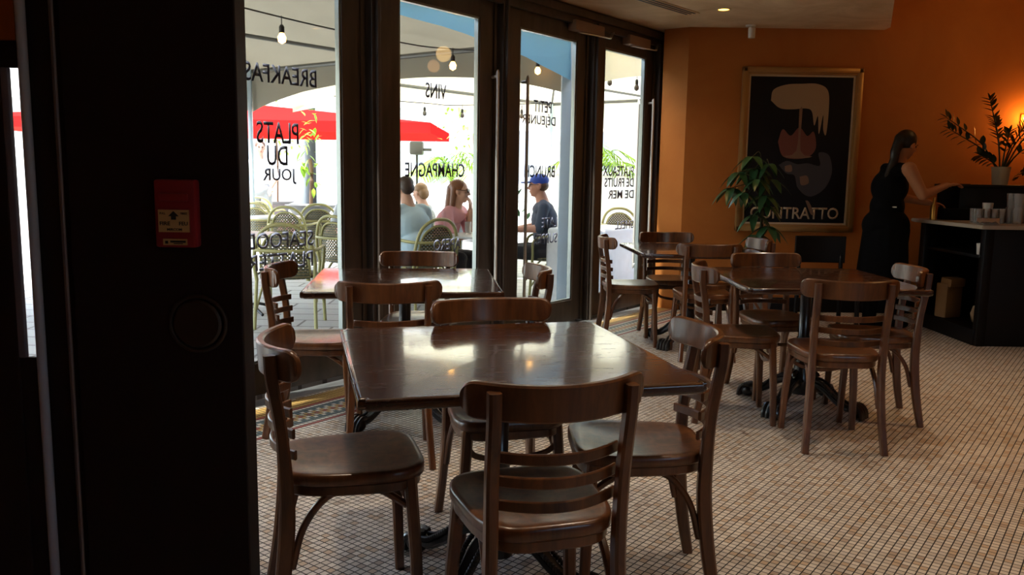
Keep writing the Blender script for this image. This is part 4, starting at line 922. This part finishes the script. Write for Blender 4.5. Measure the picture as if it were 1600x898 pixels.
# terrace tables
def ttable(x, y, lab, h=.72, r=.34):
    t_ = empty('terrace_table', (x, y, GZ), 0, lab, 'table', 'terrace tables')
    bm = NB(); lathe(bm, [(.001, h), (r, h), (r, h - .02), (.001, h - .02)], 36); fin('tabletop', bm, mat('terrace_top', (.55, .55, .53), .35), t_)
    bm = NB(); lathe(bm, [(.02, h - .02), (.02, .05), (.05, .03)], 14); fin('column', bm, INK, t_)
    for k in range(4):
        a_ = R(45 + 90 * k); bm = NB(); tube(bm, crv([(0, 0, .06), (.12 * math.cos(a_), .12 * math.sin(a_), .07), (.28 * math.cos(a_), .28 * math.sin(a_), .012)], 4), .014, 7); fin('foot', bm, INK, t_)
ttable(-2.42, 7.55, 'pale round terrace table beside the nearest rattan chair'); ttable(-2.95, 10.4, 'pale round terrace table among the rear rattan chairs')
ttable(-.30, 8.15, 'round terrace table between the pink-topped woman and the door frame', .70); ttable(-1.22, 8.98, 'round terrace table in front of the man in light blue')
g_ = glass('water_glass', .028, .034, .12, -.44, 8.20, GZ + .70, 'glass of water on the terrace table before the woman in pink', None)
# diners
p, L, Rm = diner('person', (-.88, 7.98, GZ - .05), 138, 'man in a light blue shirt seated outside, back toward us', CLB, SK2, KHA, None,
    [((-.24, .20, .80), (-.10, .42, .80), (.6, .8, 0), (0, 0, -1)), ((.26, .16, .80), (.14, .42, .80), (-.4, .9, 0), (0, 0, -1))], .18, (.25, 1, -.26), size=.97, build=1.2)
hairobj([('e', L(0, -.020, .045), (.082, .094, .078), Rm), ('e', L(0, -.055, .0), (.074, .056, .070), Rm)], mat('hair_dark_brown', (.045, .028, .020), .5), p)
face(L, Rm, p)
p, L, Rm = diner('person', (-.84, 8.60, GZ - .05), -22, 'woman with long auburn hair, sunglasses and a pink top leaning on a terrace table', CLP, SK2, JEAN, None,
    [((-.22, .34, .76), (-.05, .44, 1.02), (.2, .1, .9), (0, -1, 0)), ((.22, .36, .74), (.02, .50, .76), (-1, .1, 0), (0, 0, -1))], .28, (-.25, 1, -.08), size=.95, sleeve=False)
hairobj([('e', L(0, -.022, .040), (.088, .096, .086), Rm), ('c', L(.060, -.045, .03), L(.070, -.05, -.20), .030, .028), ('c', L(-.060, -.045, .03), L(-.070, -.05, -.20), .030, .028), ('c', L(0, -.08, .02), L(0, -.10, -.24), .055, .045)], HAUB, p)
face(L, Rm, p, eyes=False)
bm = NB()
for sx in (-1, 1): sph(bm, L(.032 * sx, .093, .012), (.026, .008, .020), 14, 8, Rm.to_4x4()); tube(bm, [L(.055 * sx, .085, .018), L(.082 * sx, -.01, .015)], .003, 6)
tube(bm, [L(-.01, .10, .016), L(.01, .10, .016)], .003, 6); fin('sunglasses', bm, mat('sunglass', (.01, .008, .008), .1), p, 60)
p, L, Rm = diner('person', (-.98, 10.15, GZ - .05), 168, 'brown-haired diner farther back between the man in blue and the woman in pink', CLG, SK2, JEAN, None,
    [((-.22, .22, .78), (-.10, .42, .80), (.4, .9, 0), (0, 0, -1)), ((.22, .22, .78), (.10, .42, .80), (-.4, .9, 0), (0, 0, -1))], .12, (.3, 1, -.2), size=.90)
hairobj([('e', L(0, -.022, .040), (.088, .096, .086), Rm), ('e', L(0, -.06, -.02), (.084, .066, .085), Rm)], HLB, p); face(L, Rm, p)
p, L, Rm = diner('person', (.36, 8.70, GZ - .01), 180, 'man in a blue cap and dark navy T-shirt seated outside, seen from the side', CLN, SK3, JEAN, None,
    [((-.26, .10, .78), (-.16, .36, .76), (.3, .9, 0), (0, 0, -1)), ((.26, .10, .78), (.18, .36, .74), (-.3, .9, 0), (0, 0, -1))], .05, (0, 1, -.06), size=.97, build=1.12, sleeve=False)
hairobj([('e', L(0, -.03, .0), (.080, .080, .066), Rm)], HBR, p); face(L, Rm, p)
B = Body(); B.ell(L(0, -.012, .052), (.088, .104, .074), 'h', Rm); B.ell(L(0, .115, .040), (.062, .072, .010), 'h', Rm); B.build('baseball_cap', {'h': CAPM}, p, .007, 3)
bm = NB(); tube(bm, [L(.045, .082, .014), L(.082, .0, .012)], .003, 6); tube(bm, [L(-.045, .082, .014), L(-.082, .0, .012)], .003, 6)
for sx in (-1, 1): tube(bm, [L(.032 * sx + .02 * math.cos(q), .093, .012 + .015 * math.sin(q)) for q in [2 * math.pi * k / 14 for k in range(14)]], .0022, 5, closed=True, up=Rm @ Vector((0, 1, 0)))
fin('glasses', bm, INK, p, 60)
p, L, Rm = diner('person', (-1.57, 8.22, GZ), 62, 'person in a loose grey blouse seated outside, half hidden by the door frame', CLG, SK3, KHA, None,
    [((-.30, .06, .80), (-.16, .34, .78), (.4, .9, 0), (0, 0, -1)), ((.26, .12, .78), (.12, .40, .78), (-.4, .9, 0), (0, 0, -1))], .10, (0, 1, -.2), size=.96, build=1.18, sleeve=False)
hairobj([('e', L(0, -.022, .040), (.088, .096, .086), Rm), ('c', L(0, -.08, .02), L(0, -.10, -.12), .06, .05)], HBR, p); face(L, Rm, p)
# standing passer-by far left
p = empty('person', (-4.20, 14.0, GZ), 0, 'distant standing person in a white shirt beyond the terrace', 'person')
B = Body(); B.ell((0, 0, .95), (.17, .12, .14), 't').ell((0, 0, 1.15), (.16, .11, .16), 'c').ell((0, 0, 1.33), (.18, .11, .12), 'c').cap((-.15, 0, 1.40), (.15, 0, 1.40), .055, .055, 'c').cap((0, 0, 1.42), (0, 0, 1.53), .05, .045, 's')
for sx in (-1, 1):
    B.chain([(sx * .09, 0, .92), (sx * .10, .02, .5), (sx * .10, 0, .09)], [.09, .065, .048], 't').cap((sx * .10, -.02, .04), (sx * .10, .12, .035), .04, .035, 'sh')
    B.cap((sx * .20, 0, 1.39), (sx * .26, -.02, 1.14), .055, .046, 'c').cap((sx * .26, -.02, 1.14), (sx * .20, -.16, .98), .042, .028, 's'); hand(B, (sx * .20, -.16, .98), (0, -.6, -.6), (0, 0, -1), 's', 1, .5, sx)
L, Rm = head(B, (0, 0, 1.64), (.4, -1, -.1), (0, 0, 1), 's'); B.build('body', {'c': mat('white_shirt', (.75, .75, .75), .8), 's': SK2, 't': KHA, 'sh': BLACKW}, p, .012)
hairobj([('e', L(0, -.022, .042), (.084, .094, .080), Rm)], HBR, p); face(L, Rm, p)
# planters, palms and trees
def planttree(name, x, y, lab, pot_h, pot_r, trunk_h, crown, kind, m, seed=1):
    t_ = empty(name, (x, y, GZ), 0, lab, 'plant'); rn = random.Random(seed)
    bm = NB(); lathe(bm, [(.001, 0), (pot_r * .55, 0), (pot_r * .62, pot_h * .8), (pot_r, pot_h), (pot_r * .92, pot_h), (pot_r * .6, pot_h * .85), (.001, pot_h * .85)], 28); fin('pot', bm, POTG, t_)
    bm = NB(); tube(bm, crv([(0, 0, pot_h * .85), (.02, .01, (pot_h + trunk_h) * .55), (0, 0, trunk_h)], 5), .028, 8); fin('trunk', bm, mat('bark', (.12, .07, .04), .9), t_)
    bm = NB()
    if kind == 'palm':
        for k in range(16):
            a_ = k * 2.4; el = .2 + .9 * rn.random(); Lf = crown * (.8 + .4 * rn.random())
            sp = crv([(0, 0, trunk_h), (math.cos(a_) * Lf * .45 * math.cos(el), math.sin(a_) * Lf * .45 * math.cos(el), trunk_h + Lf * .5 * math.sin(el) + .1), (math.cos(a_) * Lf * math.cos(el * .6), math.sin(a_) * Lf * math.cos(el * .6), trunk_h + Lf * .35 * math.sin(el))], 7)
            tube(bm, sp, .006, 5)
            for i in range(2, len(sp)):
                dd = (sp[i] - sp[i - 1]).normalized(); sd = dd.cross(Z).normalized()
                for sg in (-1, 1): leafmesh(bm, sp[i], sd * sg + dd * .8 - Z * .2, crown * .38, .028, .25, .05, 3)
    else:
        for k in range(int(150 * crown)):
            v = Vector((rn.gauss(0, 1), rn.gauss(0, 1), rn.gauss(0, 1))).normalized() * crown * (.4 + .6 * rn.random()); v.z *= 1.1 if kind != 'tall' else 2.0
            if kind == 'tall': v.x *= .5; v.y *= .5
            leafmesh(bm, v + Vector((0, 0, trunk_h + crown * .3)), (v.x + rn.random() - .5, v.y, rn.random() - .6), .12, .06, .2, .1, 4)
    fin('foliage', bm, m, t_, 60); return t_
planttree('potted_tree', -2.90, 12.0, 'slim potted tree in a grey tapered planter beyond the rattan chairs', .80, .36, 1.45, .36, 'tall', LEAFY, 3)
planttree('potted_palm', -.98, 13.2, 'potted palm with yellow-green fronds behind the lettering of the second pane', .5, .32, 1.15, .75, 'palm', LEAFY, 4)
planttree('potted_palm', 1.15, 11.6, 'potted palm with bright fronds outside the last glass door', .5, .3, 1.3, .6, 'palm', LEAFY, 5)
planttree('potted_shrub', -.15, 10.5, 'low green shrub behind the woman in pink', .35, .26, .62, .36, 'bush', LEAF, 6)
planttree('street_tree', -.75, 15.8, 'loose leafy young tree above the palm in the second pane', .4, .4, 2.0, .75, 'bush', LEAFY, 8)
planttree('street_tree', -6.6, 23.5, 'tree crown behind the red parasol at the left', .4, .5, 2.1, .9, 'bush', LEAFY, 9)
# big red parasol
um = empty('red_parasol', (-6.2, 18.5, GZ), 0, 'large red parasol across the plaza, seen through the left panes', 'parasol')
bm = NB(); hw = 4.6; cs4 = [(-hw, -hw * .5), (hw, -hw * .5), (hw, hw * .5), (-hw, hw * .5)]; ap = bm.verts.new((0, 0, 2.72)); e1 = [bm.verts.new((x, y, 2.22)) for x, y in cs4]; e2 = [bm.verts.new((x, y, 2.02)) for x, y in cs4]
for i in range(4): bm.faces.new((e1[i], e1[(i + 1) % 4], ap)); bm.faces.new((e1[i], e2[i], e2[(i + 1) % 4], e1[(i + 1) % 4]))
fin('canopy', bm, REDCLOTH, um, 0)
bm = NB(); tube(bm, [(0, 0, 0), (0, 0, 2.69)], .04, 10); fin('pole', bm, ALU, um)
bm = NB()
for x, y in cs4: tube(bm, [(0, 0, 2.68), (x * .98, y * .98, 2.2)], .015, 6)
fin('rib', bm, ALU, um)
# floodlight on a pole in the second pane
fl_ = empty('floodlight', (-1.45, 12.6, GZ), 0, 'dark grey floodlight on a thin pole, at the left of the second pane', 'floodlight')
bm = NB(); tube(bm, [(0, 0, 0), (0, 0, 1.55)], .02, 8); fin('pole', bm, TPOLE, fl_)
bm = NB(); box(bm, (-.10, -.10, 1.54), (.10, .08, 1.74), bev=.03); tube(bm, [(.10, 0, 1.62), (.22, 0, 1.62)], .02, 8); fin('housing', bm, TPOLE, fl_)
# low wall and facades
bm = NB(); box(bm, (.4, 15.6, 0), (9, 15.9, 1.30)); box(bm, (.35, 15.55, 1.30), (9.05, 15.95, 1.36)); structure(fin('wall_terrace', bm, STONE, None, 0))
WGL = mat('facade_glass', (.25, .28, .32), .1)
def building(x0, x1, y, h, lab, nx, nz):
    b = empty('building', ((x0 + x1) / 2, y, GZ), 0, lab, 'building'); w = (x1 - x0) / 2
    bm = NB(); box(bm, (-w, 0, 0), (w, 6, h)); fin('wall', bm, STONE, b, 0)
    bm = NB(); box(bm, (-w - .1, -.25, h - .5), (w + .1, 0, h)); box(bm, (-w - .05, -.12, 3.4), (w + .05, 0, 3.6)); fin('cornice', bm, STONE, b, 0)
    for i in range(nx):
        for k in range(nz):
            cx = -w + (i + .5) * 2 * w / nx; z0 = .9 + k * 3.4
            bm = NB(); box(bm, (cx - .75, -.06, z0 - .1), (cx + .75, .02, z0 + 1.9)); wf = fin('window', bm, WHITEP, b, 0)
            bm = NB(); box(bm, (cx - .62, -.075, z0), (cx - .03, -.055, z0 + 1.8)); box(bm, (cx + .03, -.075, z0), (cx + .62, -.055, z0 + 1.8)); fin('pane', bm, WGL, wf, 0)
building(-22, -7.2, 27, 11, 'pale stone building across the plaza at the left', 5, 3)
building(-6.8, 4.2, 29, 9.5, 'pale stone building across the plaza in the middle', 4, 2)
building(4.6, 18, 25, 12, 'pale stone building across the plaza at the right', 5, 3)
